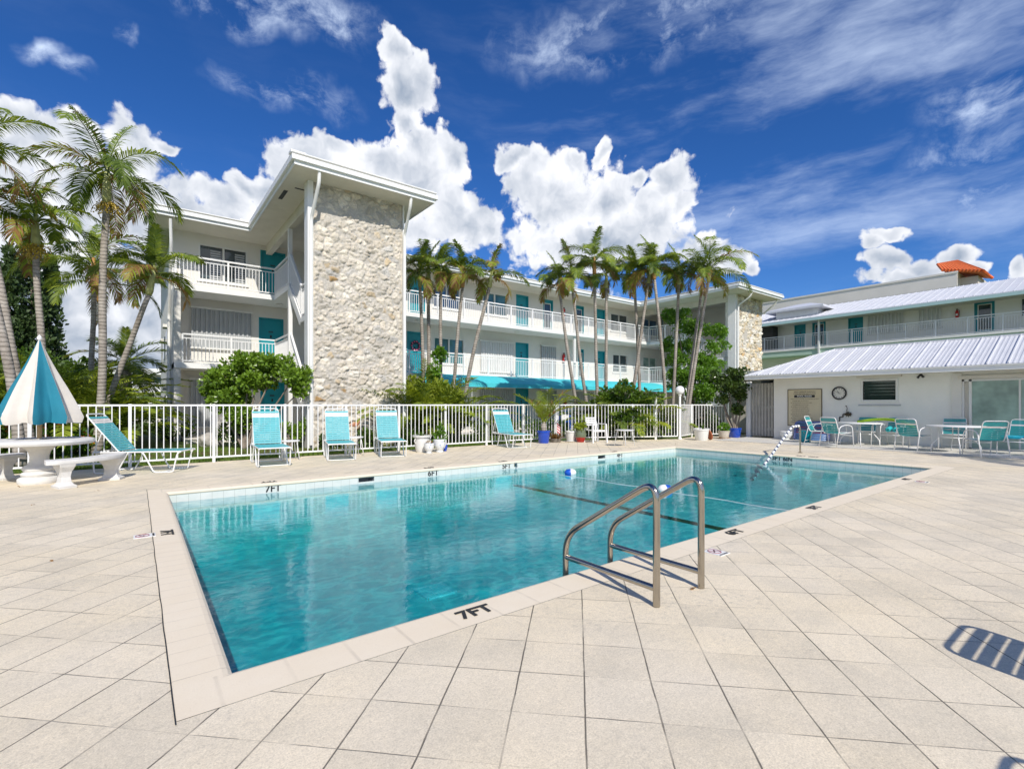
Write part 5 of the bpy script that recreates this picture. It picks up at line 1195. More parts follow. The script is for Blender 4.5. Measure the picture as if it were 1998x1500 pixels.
# folded umbrella
t = thing('patio_umbrella', 'half-closed teal and cream striped umbrella standing in the concrete table', 'umbrella', (tx, ty, 0))
m = MB(); m.tube([(0,0,.4),(0,0,2.36)],.02,10); m.build('pole', K['frame'], t)
m = MB(); m.lathe([(.034,.74),(.034,1.05)],n=12); m.build('pole_sleeve', mat('wooden_sleeve', (.5,.33,.15), .6, .15), t)
m = MB(); m.lathe([(.012,0),(.03,.02),(.035,.05),(.012,.09),(.0,.10)],(0,0,2.36),12); m.build('finial', K['white'], t)
def canopy():
    out = [MB(), MB()]; ng, sub, nr = 8, 10, 10; zt, zb = 2.36, 1.12
    def P_(a, s_):
        g_ = (a/(2*math.pi)*ng) % 1; fold = math.cos(2*math.pi*g_)      # ribs out, panels folded in
        r_ = (.02+.46*s_**1.03) * (1 + (.17*fold - .06 + .05*math.cos(4*math.pi*g_+.6))*min(1, s_*1.6) + .02*math.sin(a*23+3*s_)*s_)
        z = zt-(zt-zb)*s_ + (.035*math.cos(2*math.pi*g_)+.0)*(-1)*s_**6
        return (r_*math.cos(a), r_*math.sin(a), z)
    for g_ in range(ng):
        mb = out[g_ % 2]; vs = []
        for j in range(nr+1):
            s_ = j/nr
            for i in range(sub+1): vs.append(P_(2*math.pi*(g_+i/sub)/ng + R(-2), s_))
        # hanging scalloped valance
        for i in range(sub+1):
            a = 2*math.pi*(g_+i/sub)/ng + R(-2); p = P_(a, 1); vs.append((p[0]*.95, p[1]*.95, p[2]-.10-.045*math.sin(math.pi*i/sub)))
        mb.add(vs, [(j*(sub+1)+i, j*(sub+1)+i+1, (j+1)*(sub+1)+i+1, (j+1)*(sub+1)+i) for j in range(nr+1) for i in range(sub)])
    return out
ca, cb_ = canopy(); smooth_angle(ca.build('teal_panels', K['umb_teal'], t, fix=False), 50); smooth_angle(cb_.build('cream_panels', K['umb_white'], t, fix=False), 50)
m = MB()
for i in range(8): a = R(45*i-2); m.tube([(0,0,2.33),(.52*math.cos(a),.52*math.sin(a),1.14)],.007,5); m.tube([(.03*math.cos(a),.03*math.sin(a),1.25),(.32*math.cos(a),.32*math.sin(a),1.58)],.006,5)
m.build('ribs', K['tube'], t)

# ------------------------------------------------------------------ pots
def pot_prof(kind, r, h):
    return {'taper': [(.001,0),(r*.72,0),(r*.74,.01),(r*.93,h*.86),(r,h*.87),(r,h),(r*.9,h),(r*.88,h*.9),(.001,h*.9)],
            'urn': [(.001,0),(r*.62,0),(r*.66,h*.04),(r*.78,h*.3),(r*.84,h*.86),(r*1.04,h*.9),(r*1.06,h),(r*.92,h),(r*.9,h*.9),(.001,h*.9)],
            'belly': [(.001,0),(r*.55,0),(r*.62,h*.05),(r*.42,h*.13),(r*.7,h*.3),(r,h*.62),(r*.96,h*.86),(r*1.02,h*.94),(r*1.0,h),(r*.86,h),(r*.84,h*.88),(.001,h*.88)],
            'vase': [(.001,0),(r*.58,0),(r*.66,h*.08),(r*.95,h*.5),(r,h*.68),(r*.84,h*.9),(r*.9,h),(r*.78,h),(r*.76,h*.9),(.001,h*.9)]}[kind]
def leaves_mb(mb, n, cen, rad, size, seed, up=.3, jit=1.0, shell=.5):
    rd = random.Random(seed); cx, cy, cz = cen
    for i in range(n):
        while True:
            p = Vector((rd.gauss(0,1), rd.gauss(0,1), rd.gauss(0,1)))
            if p.length > .01: break
        p.normalize(); q = p*(shell+(1-shell)*rd.random()**.5)
        c = Vector((cx+q.x*rad[0], cy+q.y*rad[1], cz+q.z*rad[2]))
        d = (p + Vector((rd.uniform(-1,1), rd.uniform(-1,1), rd.uniform(-1,1)+up))*jit).normalized(); s = d.cross(Vector((rd.uniform(-1,1), rd.uniform(-1,1), rd.uniform(-1,1))))
        if s.length < .05: continue
        s.normalize(); l = size*rd.uniform(.6,1.3); w = l*.32; nn = d.cross(s)
        mb.add([c, c+d*l*.5+s*w-nn*l*.06, c+d*l, c+d*l*.5-s*w-nn*l*.06, c+d*l*.5], [(0,1,4),(1,2,4),(2,3,4),(3,0,4)])
def blades_mb(mb, n, base, h, spread, w, seed, droop=.5):
    rd = random.Random(seed)
    for i in range(n):
        a = rd.uniform(0, 2*math.pi); e = R(rd.uniform(35,85)); l = h*rd.uniform(.6,1.1); p = Vector(base)+Vector((math.cos(a),math.sin(a),0))*spread*rd.random()
        sd = Vector((-math.sin(a),math.cos(a),0)); vs = []; k = 4
        for j in range(k+1):
            ww = w*(1-(j/k)**1.5)*.5+.0006; vs += [p-sd*ww, p+sd*ww]; ee = e-droop*(j/k)*1.6; p = p+Vector((math.cos(a)*math.cos(ee),math.sin(a)*math.cos(ee),math.sin(ee)))*l/k
        mb.add(vs, [(2*j,2*j+1,2*j+3,2*j+2) for j in range(k)])
def pot(name, label, cat, x, y, kind, r, h, material, plant=None, z=0, tilt=0, group=None, saucer=None, lm='leaf_mid', soil=True):
    t = thing(name, label, cat, (x, y, z), 0, group)
    if tilt: t.rotation_euler = (0, R(tilt), 0)
    m = MB(); m.lathe(pot_prof(kind, r, h), n=32); p_ = smooth_angle(m.build('pot', material, t), 50)
    if saucer:
        m = MB(); m.lathe([(.001,.001),(r*.95,.001),(r*1.15,.025),(r*1.1,.025),(r*.9,.008),(.001,.008)], n=28); m.build('saucer', saucer, t); p_.location.z = .01
    m = MB(); m.lathe([(.001,h*.905),(r*.8,h*.905)], n=20, caps=False); m.build('soil', K['soil'], t)
    if plant:
        m = MB(); plant(m); m.build('foliage', K[lm], t, fix=False)
    return t
gW = 'flower pots along the fence'
pt = pot('flower_pot', 'tall white urn pot with looped handles and grey sprigs, behind the two small white pots', 'flower pot', 6.22, 12.15, 'urn', .25, .46, K['white_glaze'], lambda m: blades_mb(m, 60, (0,0,.42), .22, .16, .012, 3), group=gW)
m = MB()
for s_ in (-1,1): m.tube([(s_*(.20+.05*math.sin(math.pi*i/8)),-.03,.38-.14*i/8) for i in range(9)],.012,6)
m.build('handle', K['white_glaze'], pt)
K['floral'] = painted_mat('white_blue_painted_glaze', (.70,.72,.72), (.10,.22,.55), 14, (.16,.24))
pot('flower_pot', 'small white pot with blue painted pattern in front of the tall urn', 'flower pot', 6.20, 11.72, 'belly', .135, .27, K['floral'], lambda m: leaves_mb(m, 30, (0,0,.27), (.08,.08,.03), .05, 5), group=gW, lm='frond_dry')
pot('flower_pot', 'white and blue footed pot with leafy green plant, right of the tall urn', 'flower pot', 6.56, 11.78, 'belly', .18, .36, K['floral'], lambda m: (leaves_mb(m, 90, (0,0,.44), (.17,.17,.12), .10, 6), leaves_mb(m, 50, (.02,0,.62), (.08,.08,.14), .09, 7)), group=gW, lm='leaf_bright')
m = MB(); m.lathe(pot_prof('vase', .07, .19), (6.82, 11.95, 0), 20); tag(smooth_angle(m.build('small_vase', K['blue_glaze']), 50), 'tiny cobalt blue vase beside the white and blue footed pot', 'vase')
pot('flower_pot', 'grey bowl of spiky bromeliads holding the small striped flag', 'flower pot', 11.45, 12.45, 'taper', .22, .13, mat('grey_stone_bowl', (.22,.20,.17), .8, .2, 10), lambda m: blades_mb(m, 110, (0,0,.10), .36, .17, .035, 8, .9), group=gW, lm='frond_dry')
t = thing('small_flag', 'small red and white striped flag on a stick in the bromeliad bowl', 'flag', (11.45, 12.40, .2))
m = MB(); m.tube([(0,0,-.1),(0,0,.55)],.005,6); m.build('stick', K['bark'], t)
for k in range(7):
    m = MB(); z = .50-k*.043
    vs = []
    for i in range(6): x = .0+.035*i; yy = .02*math.sin(i*1.3); vs += [(x, yy, z-.03*i-.012*(i>0)), (x, yy, z-.043-.03*i-.012*(i>0))]
    m.add(vs, [(2*i,2*i+1,2*i+3,2*i+2) for i in range(5)]); m.build('stripe', K['red'] if k % 2 == 0 else K['white'], t, fix=False)
pt = pot('flower_pot', 'plain white cylinder pot on a white saucer beside the flag bowl', 'flower pot', 12.10, 12.35, 'taper', .22, .36, K['white_glaze'], group=gW, saucer=K['white_glaze'])
pot('flower_pot', 'green over red glazed vase pot with leafy croton next to the white armchair', 'flower pot', 12.18, 11.98, 'vase', .20, .42, two_tone('red_green_glaze', (.33,.015,.01), (.13,.16,.10), .20, .04), lambda m: leaves_mb(m, 130, (0,0,.52), (.17,.17,.11), .12, 11), group=gW, lm='frond_y')
pt = pot('flower_pot', 'large white bucket pot leaning on a clay disc near the globe lamp', 'flower pot', 16.30, 9.92, 'taper', .28, .43, K['white_glaze'], lambda m: blades_mb(m, 10, (.1,0,.40), .35, .05, .02, 12), tilt=-3, group=gW)
m = MB(); m.lathe([(.001,-.012),(.20,-.012),(.215,0),(.215,.02),(.19,.014),(.001,.012)], n=28); o = m.build('clay_disc', K['terracotta']); o.rotation_euler = (R(70), R(8), R(60)); o.location = (16.66, 9.86, .205); tag(o, 'terracotta saucer standing on edge against the white bucket pot', 'saucer')
pot('flower_pot', 'painted clay pot on wooden tray with bright green bush', 'flower pot', 17.75, 9.88, 'taper', .22, .29, painted_mat('painted_clay', (.55,.50,.42), (.40,.20,.12), 7, (.2,.3)), lambda m: leaves_mb(m, 200, (0,0,.42), (.17,.17,.15), .10, 14), group=gW, saucer=mat('wooden_tray', (.40,.25,.12), .7, .2, 9), lm='leaf_bright')
pot('flower_pot', 'cobalt blue pot holding the dark climbing plant by the grey gate', 'flower pot', 18.75, 9.98, 'taper', .26, .38, K['blue_glaze'], group=gW)
pot('flower_pot', 'low white planter with blue painted band beside the pool handrail', 'flower pot', 18.62, 8.0, 'belly', .20, .30, K['floral'], z=.03)
t = thing('bucket', 'translucent teal plastic bucket standing before the folded floats', 'bucket', (18.1, 7.15, .03))
m = MB(); m.lathe([(.001,0),(.15,0),(.155,.01),(.205,.36),(.215,.365),(.215,.385),(.20,.385),(.145,.02),(.001,.02)], n=28); smooth_angle(m.build('tub', mat('teal_plastic', (.0,.30,.38), .25, .05), t))
m = MB(); m.tube([(.21*math.cos(a),-.02-.05*math.sin(a),.36+.0*a-.16*math.sin(a)) for a in [math.pi*i/12 for i in range(13)]],.006,6); m.build('handle', K['steel'], t)
# inflatable airbeds stacked against the wall
def airbed(name, label, y0, y1, h, x, tone, lean=14):
    t = thing(name, label, 'air mattress', (x, (y0+y1)/2, .03), 0, 'air mattresses leaning on the wall'); w = y1-y0
    m = MB(); m.T = Matrix.Rotation(R(lean), 4, 'Y'); n = 9
    for i in range(n): m.tube([(0,-w/2+.05,h*(i+.5)/n),(-.015,0,h*(i+.5)/n),(0,w/2-.05,h*(i+.5)/n)],h/n*.56,8)
    m.T = None; b_ = m.build('tubes', K[tone], t, smooth=True)
    m = MB(); m.T = Matrix.Rotation(R(lean), 4, 'Y'); m.tube(fillet([(0,-w/2,.04),(0,-w/2,h),(0,w/2,h),(0,w/2,.04)],.12),.045,8); m.T = None; m.build('rim', K['float_blue'], t, smooth=True)
    m = MB(); m.T = Matrix.Rotation(R(lean), 4, 'Y')
    for z in (.70, .56, .42): m.box(-h/n*.60-.004, -h/n*.52, -w/2+.06, w/2-.06, h*z-.012, h*z+.012)
    m.T = None; m.build('red_stripes', K['float_red'], t)
K['float_blue'] = mat('violet_blue_vinyl', (.13,.17,.42), .3, .1, 5); K['float_red'] = mat('raspberry_vinyl', (.42,.03,.08), .35, .05); K['float_mix'] = mat('blue_vinyl', (.12,.22,.42), .3, .3, 3)
airbed('air_mattress', 'blue air mattress with red stripes leaning on the wall under the rules sign', 6.72, 7.80, .66, 18.80, 'float_mix')

# ------------------------------------------------------------------ pool fittings
# ladder rails
def grab_rail(label, x, y0):
    t = thing('ladder_handrail', label, 'handrail', (x, y0, 0), 0, 'steel grab rails of the pool ladder'); r = .0235
    yp = PY0+.055
    m = MB(); m.tube(fillet([(0,0,.004),(0,0,.815),(0,yp-y0,.285),(0,yp-y0,-.9)],.15,10),r,16); smooth_angle(m.build('hoop', K['steel'], t), 60)
    m = MB(); m.tube([(0,.01,.115),(0,yp-y0-.01,.115)],r*.88,16); smooth_angle(m.build('cross_bar', K['steel'], t), 60)
    return t
X1, Y1 = gp(1281, 1183); X2, Y2 = gp(1368, 1147)
grab_rail('nearer stainless steel grab rail of the pool ladder', X1, Y1); grab_rail('farther stainless steel grab rail of the pool ladder', X2, Y2)
# shallow-end handrail wrapped in a float rope
t = thing('entry_handrail', 'bent steel entry handrail at the shallow end of the pool', 'handrail', (14.15, 5.72, 0))
path = fillet([(0,0,0),(0,0,.72),(-.48,0,.72),(-1.95,0,-.13),(-2.6,0,-.50)],.13,8)
m = MB(); m.tube(path,.022,12); smooth_angle(m.build('rail', K['steel'], t), 60)
m = MB(); m.lathe([(.055,.001),(.055,.02),(.03,.025)],n=16); m.build('base_flange', K['steel'], t)
# wrapped floats
K['navy'] = mat('navy_plastic', (.02,.03,.11), .35)
tr = thing('striped_float_rope', 'white and navy float rope wound along the entry handrail', 'float rope', (14.15, 5.72, 0))
p0, p1, p2 = Vector((-.08,0,.725)), Vector((-.50,0,.715)), Vector((-2.55,0,-.48)); mw, mn = MB(), MB(); k = 0
for (a, b) in ((p0, p1), (p1, p2)):
    L_ = (b-a).length; n = int(L_/.052); d = (b-a).normalized()
    for i in range(n):
        c = a + d*(i+.5)*L_/n; mb = mn if k % 3 == 2 else mw; q = .017; mb.tube([c-d*.022, c-d*.01, c+d*.01, c+d*.022], [.027,.034 if mb is mw else .029,.034 if mb is mw else .029,.027], 9); k += 1
mw.build('white_floats', K['white'], tr, smooth=True); mn.build('navy_floats', K['navy'], tr, smooth=True)
# dividing rope with its floats
xr = 7.12
t = thing('lane_rope', 'thin white rope stretched across the pool surface', 'rope', (xr-.2, PY1, WZ))
m = MB(); m.tube([(xr-.22+.22*(i/30)**.6-.03*math.sin(i), PY1-.02-(PY1-PY0-.04)*i/30, WZ+.003) for i in range(31)], .0045, 6); m.build('rope', K['white'], t, world=True)
m = MB(); m.tube([(xr-.22,PY1-.004,-.07),(xr-.22,PY1-.05,-.08),(xr-.22,PY1-.05,-.13)],.014,6); m.box(xr-.26,xr-.18,PY1-.012,PY1-.003,-.12,-.03); m.build('wall_hook', K['steel'], t, world=True)
def pool_float(label, x, y, rz):
    t = thing('rope_float', label, 'float', (x, y, WZ+.03), rz, 'blue and white floats on the pool rope')
    prof = [(.012,0),(.05,.02),(.075,.06),(.08,.10),(.08,.125)]
    for sgn, mt in ((1, 'float_cobalt'), (-1, 'white')):
        m = MB(); m.lathe([(r_, z-.125) for r_, z in prof], n=20); o = smooth_angle(m.build('half_shell', K[mt], t), 60); o.rotation_euler = (R(90*sgn), 0, 0)
K['float_cobalt'] = mat('cobalt_plastic', (.01,.09,.50), .3)
pool_float('blue and white float near the far wall of the pool', 7.22, 7.40, R(55)); pool_float('blue and white float behind the ladder rails', 7.08, 4.98, R(235))
# blue clutter behind the fence
t = thing('utility_cart', 'blue cart with white load behind the fence, below the ground-floor extinguisher', 'cart', (12.9, 16.5, 0))
x, y = at(1097, 23.5); t.location = (x, y, 0)
m = MB(); m.box(-.35,.35,-.2,.2,.45,.52); m.box(-.36,-.32,-.2,.2,.1,.95); m.box(.32,.36,-.2,.2,.1,1.0); m.build('frame', K['float_cobalt'], t)
m = MB(); m.box(-.30,.30,-.19,.19,.53,.85); m.build('load', K['white'], t, bevel=.05)
m = MB()
for sx_ in (-.3,.3): m.lathe([(.10,-.02),(.10,.02)],(sx_,0,.1),16)
m.build('wheel', K['black'], t)
# rocks in the garden bed
for i, (px, d, s_, lab) in enumerate(((412, 15.2, .34, 'large pale boulder under the sea grape'), (1178, 20.5, .3, 'small pale boulder behind the armchair'))):
    x, y = at(px, d); bm = bmesh.new(); bmesh.ops.create_icosphere(bm, subdivisions=4, radius=s_)
    for v in bm.verts: v.co *= 1+.28*noise.noise(v.co*3/s_*.4)+.08*noise.noise(v.co*12); v.co.z *= .8
    me = bpy.data.meshes.new('boulder'); bm.to_mesh(me); bm.free(); me.materials.append(mat('pale_limestone', (.40,.38,.35), .9, .25, 6, bump=.8, bscale=25)); o = bpy.data.objects.new('boulder', me); COL.objects.link(o); o.location = (x, y, s_*.45); tag(o, lab, 'boulder')
    me.polygons.foreach_set('use_smooth', [True]*len(me.polygons))
# ------------------------------------------------------------------ vegetation
class Fast:       # quad/tri soup gathered quickly
    def __init__(s): s.v = []; s.f = []; s.m = []
def frond(mb, base, az, el0, length, droop, rd, nl=30, lw=.030, ll=.50, mats=(0,), hang=.5, fold=.5, stem=.012, twist=0.0):
    """an arching feather frond: a curved rib with two ranks of drooping leaflets"""
    p = Vector(base); k = 12; ds = length/k; pts = [p.copy()]; tans = []; az_ = az
    for j in range(k):
        e = el0 - droop*(((j+.5)/k)**1.25); az_ += twist/k
        t = Vector((math.cos(az_)*math.cos(e), math.sin(az_)*math.cos(e), math.sin(e))); tans.append(t); p = p + t*ds; pts.append(p.copy())
    tans.append(tans[-1]); mb.cur = mats[0]
    mb.tube(pts, [stem*(1-.85*i/k)+.0015 for i in range(k+1)], 4, caps=False)
    for i in range(nl):
        f = .16 + .84*(i+rd.random()*.5)/nl; x = f*k; j = min(k-1, int(x)); q = pts[j].lerp(pts[j+1], x-j); t = tans[j].lerp(tans[min(j+1,k)], x-j).normalized()
        side0 = t.cross(Vector((0,0,1)))
        if side0.length < .05: side0 = Vector((-math.sin(az), math.cos(az), 0))
        side0.normalize(); nrm = side0.cross(t)
        prof = math.sin(math.pi*min(1, (f*.86+.10)))**.65; l = ll*prof*rd.uniform(.85,1.12)
        mb.cur = rd.choice(mats)
        for s_ in (-1, 1):
            fw = .55+.35*f; d = (side0*s_*(1-.35*f) + t*fw + nrm*(fold*rd.uniform(.3,1.1)-.1)).normalized()
            wv = t.cross(d).cross(d); wv = wv.normalized()*lw*.5 if wv.length > 1e-4 else t*lw*.5
            g = Vector((0,0,-1)); a0 = q; d1 = (d + g*hang*.35*rd.uniform(.6,1.3)).normalized(); a1 = a0 + d1*l*.5; d2 = (d1 + g*hang*1.2*rd.uniform(.5,1.4)).normalized(); a2 = a1 + d2*l*.5
            mb.add([a0-wv*.5, a0+wv*.5, a1-wv, a1+wv, a2], [(0,1,3,2),(2,3,4)])
def palm(label, base, top, lean, rt=.085, n=11, fl=1.9, seed=1, dry=.12, shaft=.75, fruit=False, droop=1.75, el=(-.05,1.3), mats=None, group='palms', ll=.52, hang=.55, nl=52, orange=False, name='palm_tree', lw=.032, up=1):
    rd = random.Random(seed); bx, by = base[:2]; cx, cy, cz = top
    t = thing(name, label, 'palm tree', (bx, by, 0), 0, group)
    k = 16; pts = []
    for i in range(k+1):
        f = i/k; e = f**lean; pts.append(Vector(((cx-bx)*e + .02*math.sin(f*9+seed), (cy-by)*e + .02*math.cos(f*7+seed), cz*f - .1*(1-f))))
    rr = [rt*(1.55-.55*min(1, (i/k)*7)) * (1-.25*i/k) for i in range(k+1)]
    m = MB(); m.tube(pts, rr, 10); m.build('trunk', K['trunk'], t, smooth=True)
    d = (pts[-1]-pts[-3]).normalized(); d = (d+Vector((0,0,.8))).normalized(); tip = pts[-1]
    m = MB(); m.tube([tip-d*.02, tip+d*shaft*.12, tip+d*shaft*.55, tip+d*shaft], [rt*.85, rt*1.10, rt*.85, rt*.45], 10); m.build('crownshaft', K['shaft_orange' if orange else 'shaft'], t, smooth=True)
    ctr = tip + d*shaft*.86; m = MB(); a = rd.uniform(0, 6.28)
    for i in range(n):
        f = (i+.5)/n; a += 2.399+rd.uniform(-.25,.25); e = el[0] + (el[1]-el[0])*(f**.8) + rd.uniform(-.1,.1)
        if i >= n-up: e = 1.45; 
        isdry = (i < n*dry*.9) ; mt = (2,2,1) if isdry else ((0,0,0,1) if rd.random() < .6 else (0,1,3) if rd.random() < .5 else (3,0))
        if not isdry and rd.random() < .16: mt = (1,0,2)
        L_ = fl*rd.uniform(.85,1.1)*(.8 if i >= n-up else 1)*(.85 if isdry else 1)
        frond(m, ctr - d*(1-f)*shaft*.28, a, e, L_, droop*rd.uniform(.85,1.15)*(.35 if i >= n-up else 1)*(1.15 if isdry else 1), rd, nl=nl, ll=ll*(fl/1.9)**.5*(.7 if i>=n-up else 1), mats=mt, hang=hang*(1.3 if isdry else 1), lw=lw*(.75 if isdry else 1), twist=rd.uniform(-.5,.5), stem=.016)
    m.build('crown', [K['frond'], K['frond_y'], K['frond_dry'], K['frond_dark']], t, fix=False)
    if fruit:
        m = MB()
        for q in range(26):
            a = rd.uniform(0, 6.28); e = rd.uniform(-.9,.4); p = tip - d*.05; l = rd.uniform(.22,.5); pp = [p]
            for j in range(4): ee = e - .5*j; pp.append(pp[-1]+Vector((math.cos(a)*math.cos(ee), math.sin(a)*math.cos(ee), math.sin(ee)))*l/4)
            m.tube(pp, .010, 4)
            for j in range(9): c = pp[1+j % 4] + Vector((rd.uniform(-.05,.05), rd.uniform(-.05,.05), rd.uniform(-.05,.05))); m.sphere(c, rd.uniform(.014,.024), 3)
        m.build('fruit_cluster', K['fruit'], t)
    return t
def P3(px, py, d): x, y = at(px, d); return (x, y, CAM_H+(HY-py)/F*d)
gL = 'palms in the garden left of the building'
# (base px, trunk-top px, trunk-top py, depth)
def pp(label, bpx, tpx, tpy, d, d2=None, **k):
    b_ = at(bpx, d); tp = P3(tpx, tpy, d2 or d); return palm(label, b_, tp, k.pop('lean', 1.0), **k)
pp('tallest palm at the left, with yellow fruit below a full crown', 192, 206, 395, 12.6, lean=.8, rt=.10, n=13, fl=2.25, seed=11, shaft=.95, fruit=True, group=gL, nl=56, ll=.55, up=2, droop=2.0)
pp('palm with hanging fruit in front of the dark cypresses, crown level with the eave', 88, 71, 478, 12.0, rt=.085, n=11, fl=1.75, seed=22, fruit=True, group=gL, lean=1.1)
pp('palm leaning right toward the balconies with orange dead fronds', 196, 292, 575, 13.4, lean=1.5, rt=.085, n=11, fl=1.65, seed=33, dry=.28, shaft=.80, group=gL, orange=False)
pp('slim palm with orange shaft just left of the tallest trunk', 178, 182, 560, 15.0, rt=.085, n=10, fl=2.1, seed=44, orange=True, group=gL, shaft=.9, dry=.15)
pp('slim palm rising behind the tallest trunk, right of its twin', 200, 196, 590, 16.0, rt=.08, n=10, fl=2.1, seed=46, orange=True, group=gL, shaft=.85, dry=.1)
pp('palm cut by the left edge of the photo with drooping orange-tipped crown', 45, -62, 340, 10.2, lean=1.2, rt=.095, n=11, fl=1.75, seed=55, dry=.3, group=gL)
pp('thicker palm trunk curving out of the left edge behind the umbrella', 60, -30, 440, 11.2, lean=1.3, rt=.10, n=10, fl=1.7, seed=57, dry=.2, group=gL)
t = pp('young fan-crowned palm on a thick grey trunk near the boats', 245, 246, 722, 19.0, rt=.26, n=15, fl=2.0, seed=66, dry=.05, shaft=.35, group=gL, el=(-.35,1.3), droop=1.5, hang=.25, ll=.6)
gM = 'cluster of five palms right of the stone tower'
pp('leftmost palm of the cluster beside the stone tower', 831, 820, 560, 18.6, rt=.075, n=9, fl=1.45, seed=71, dry=.15, group=gM, shaft=.65)
pp('dark straight palm trunk, second in the cluster beside the stone tower', 837, 836, 548, 19.4, rt=.085, n=10, fl=1.6, seed=72, dry=.1, group=gM, shaft=.7)
pp('middle palm of the cluster beside the stone tower, with upright crown', 859, 860, 556, 18.8, rt=.075, n=10, fl=1.6, seed=73, dry=.22, group=gM, shaft=.75)
pp('palm with orange dead fronds leaning right, fourth in the cluster', 878, 902, 560, 18.4, lean=1.2, rt=.075, n=10, fl=1.5, seed=74, dry=.35, group=gM, shaft=.65, orange=True)
pp('rightmost palm of the tower cluster, leaning far right with open crown', 893, 955, 560, 18.8, lean=1.25, rt=.085, n=9, fl=1.65, seed=75, dry=.12, group=gM, shaft=.6, el=(-.1,1.2))
gR = 'long row of palms before the balconies'
for (lab, b_, tx_, ty_, d, lean, sd, k) in (
    ('leftmost leaning palm of the long row', 1140, 1093, 575, 20.0, .75, 81, dict(fl=1.5, n=10)),
    ('second palm of the long row, its trunk curving left beside the balcony post', 1158, 1117, 560, 20.6, .72, 82, dict(fl=1.7, n=11)),
    ('third palm of the long row with straight pale trunk', 1168, 1160, 535, 20.2, .8, 83, dict(fl=1.75, n=11, orange=True)),
    ('fourth palm of the long row with narrow green crown', 1183, 1183, 562, 20.8, 1, 84, dict(fl=1.5, n=9)),
    ('fifth palm of the long row crossing behind the X of trunks', 1252, 1238, 560, 21.2, 1.2, 85, dict(fl=1.75, n=11, dry=.2)),
    ('sixth palm of the long row whose trunk leans right across another', 1225, 1265, 552, 20.8, 1.1, 86, dict(fl=1.8, n=11, dry=.2)),
    ('seventh palm of the long row, dark-topped trunk leaning left', 1301, 1277, 545, 20.4, 1.5, 87, dict(fl=1.75, n=11, dry=.2, orange=True)),
    ('eighth palm of the long row, just left of the globe lamp', 1308, 1325, 555, 21.0, .9, 88, dict(fl=1.6, n=10)),
    ('ninth palm of the long row, forked pair left trunk behind the globe lamp', 1331, 1370, 560, 20.6, 1.0, 89, dict(fl=1.7, n=10)),
    ('last palm of the long row with the widest arching crown', 1335, 1382, 550, 20.2, 1.05, 90, dict(fl=2.2, n=11, dry=.06))):
    pp(lab, b_, tx_, ty_, d, lean=lean, seed=sd, rt=.075, shaft=.7, group=gR, **k)
# two palms off to the right whose shadows cross the deck
palm('palm outside the right edge casting leaf shadows near the patio tables', (14.6, -6.0), (14.2, -6.6, 6.6), 1, fl=2.0, n=10, seed=95, group='palms outside the right edge')
palm('second palm outside the right edge, farther from the pool', (16.2, -6.4), (16.5, -7.0, 6.9), 1, fl=2.0, n=10, seed=96, group='palms outside the right edge')

def areca(label, px, d, n, fl, seed, mats=(0,0,1,3), el=(.8,1.5), droop=1.45, group='feathery palm clumps', name='areca_palm_clump', base=None, ll=.42, spread=.35, nl=28, z0=0, pm=None, lw=.042):
    x, y = base or at(px, d); t = thing(name, label, 'palm clump', (x, y, z0), 0, group); rd = random.Random(seed); m = MB(); a = rd.uniform(0,6)
    for i in range(n):
        a += 2.399; f = (i+.5)/n; e = el[0]+(el[1]-el[0])*f+rd.uniform(-.1,.1)
        b_ = Vector((math.cos(a)*spread*rd.random(), math.sin(a)*spread*rd.random(), .1))
        mt = tuple(rd.sample(mats, 2)); frond(m, b_, a, e, fl*rd.uniform(.75,1.1), droop*rd.uniform(.8,1.2), rd, nl=int(nl*max(1,fl/2.2)), ll=ll*max(1,fl/3.)**.5, mats=mt, hang=.30, fold=.6, lw=lw, stem=.014, twist=rd.uniform(-.4,.4))
    m.build('fronds', pm or [K['frond'], K['frond_y'], K['frond_dry'], K['frond_dark']], t, fix=False)
    m = MB()
    for i in range(7): a = i*.9; m.tube([(math.cos(a)*.12, math.sin(a)*.12, 0), (math.cos(a)*.2, math.sin(a)*.2, fl*.35)], .025, 6)
    m.build('canes', K['shaft'], t); return t
AR = [('tall dark feathery palm clump behind the umbrella tip', 40, 13.4, 26, 4.0, 1, (0,3,3)), ('bright feathery palm clump with long fronds right of the umbrella', 118, 13.8, 24, 3.5, 2, (1,1,0)),
      ('dense feathery palm clump under the tallest palm', 172, 14.0, 24, 3.1, 3, (0,3,1)), ('yellowing feathery palm clump left of the boats', 186, 15.0, 14, 2.3, 4, (0,1,3)),
      ('feathery palm clump filling the left edge behind the fence', -25, 12.8, 22, 3.8, 5, (0,3,3)), ('tall feathery palm clump between the trunks at the left', 100, 16.2, 24, 4.6, 6, (0,3,3)),
      ('low feathery palm clump at the lawn edge left of the grass', 185, 13.4, 12, 1.5, 7, (0,0,1))]
AR += [('bright yellow-green feathery palm clump just right of the umbrella', 146, 13.2, 20, 3.2, 8, (1,1,1)), ('small bright palm clump low behind the side-view lounger', 205, 13.6, 14, 2.4, 9, (1,1,0)), ('bright arching palm clump high between the left trunks', 128, 14.6, 16, 3.4, 10, (1,1,0))]
for (lab, px, d, n, fl, sd, mt) in AR: areca(lab, px, d, n, fl, sd, mt, group='feathery palm clumps at the left')
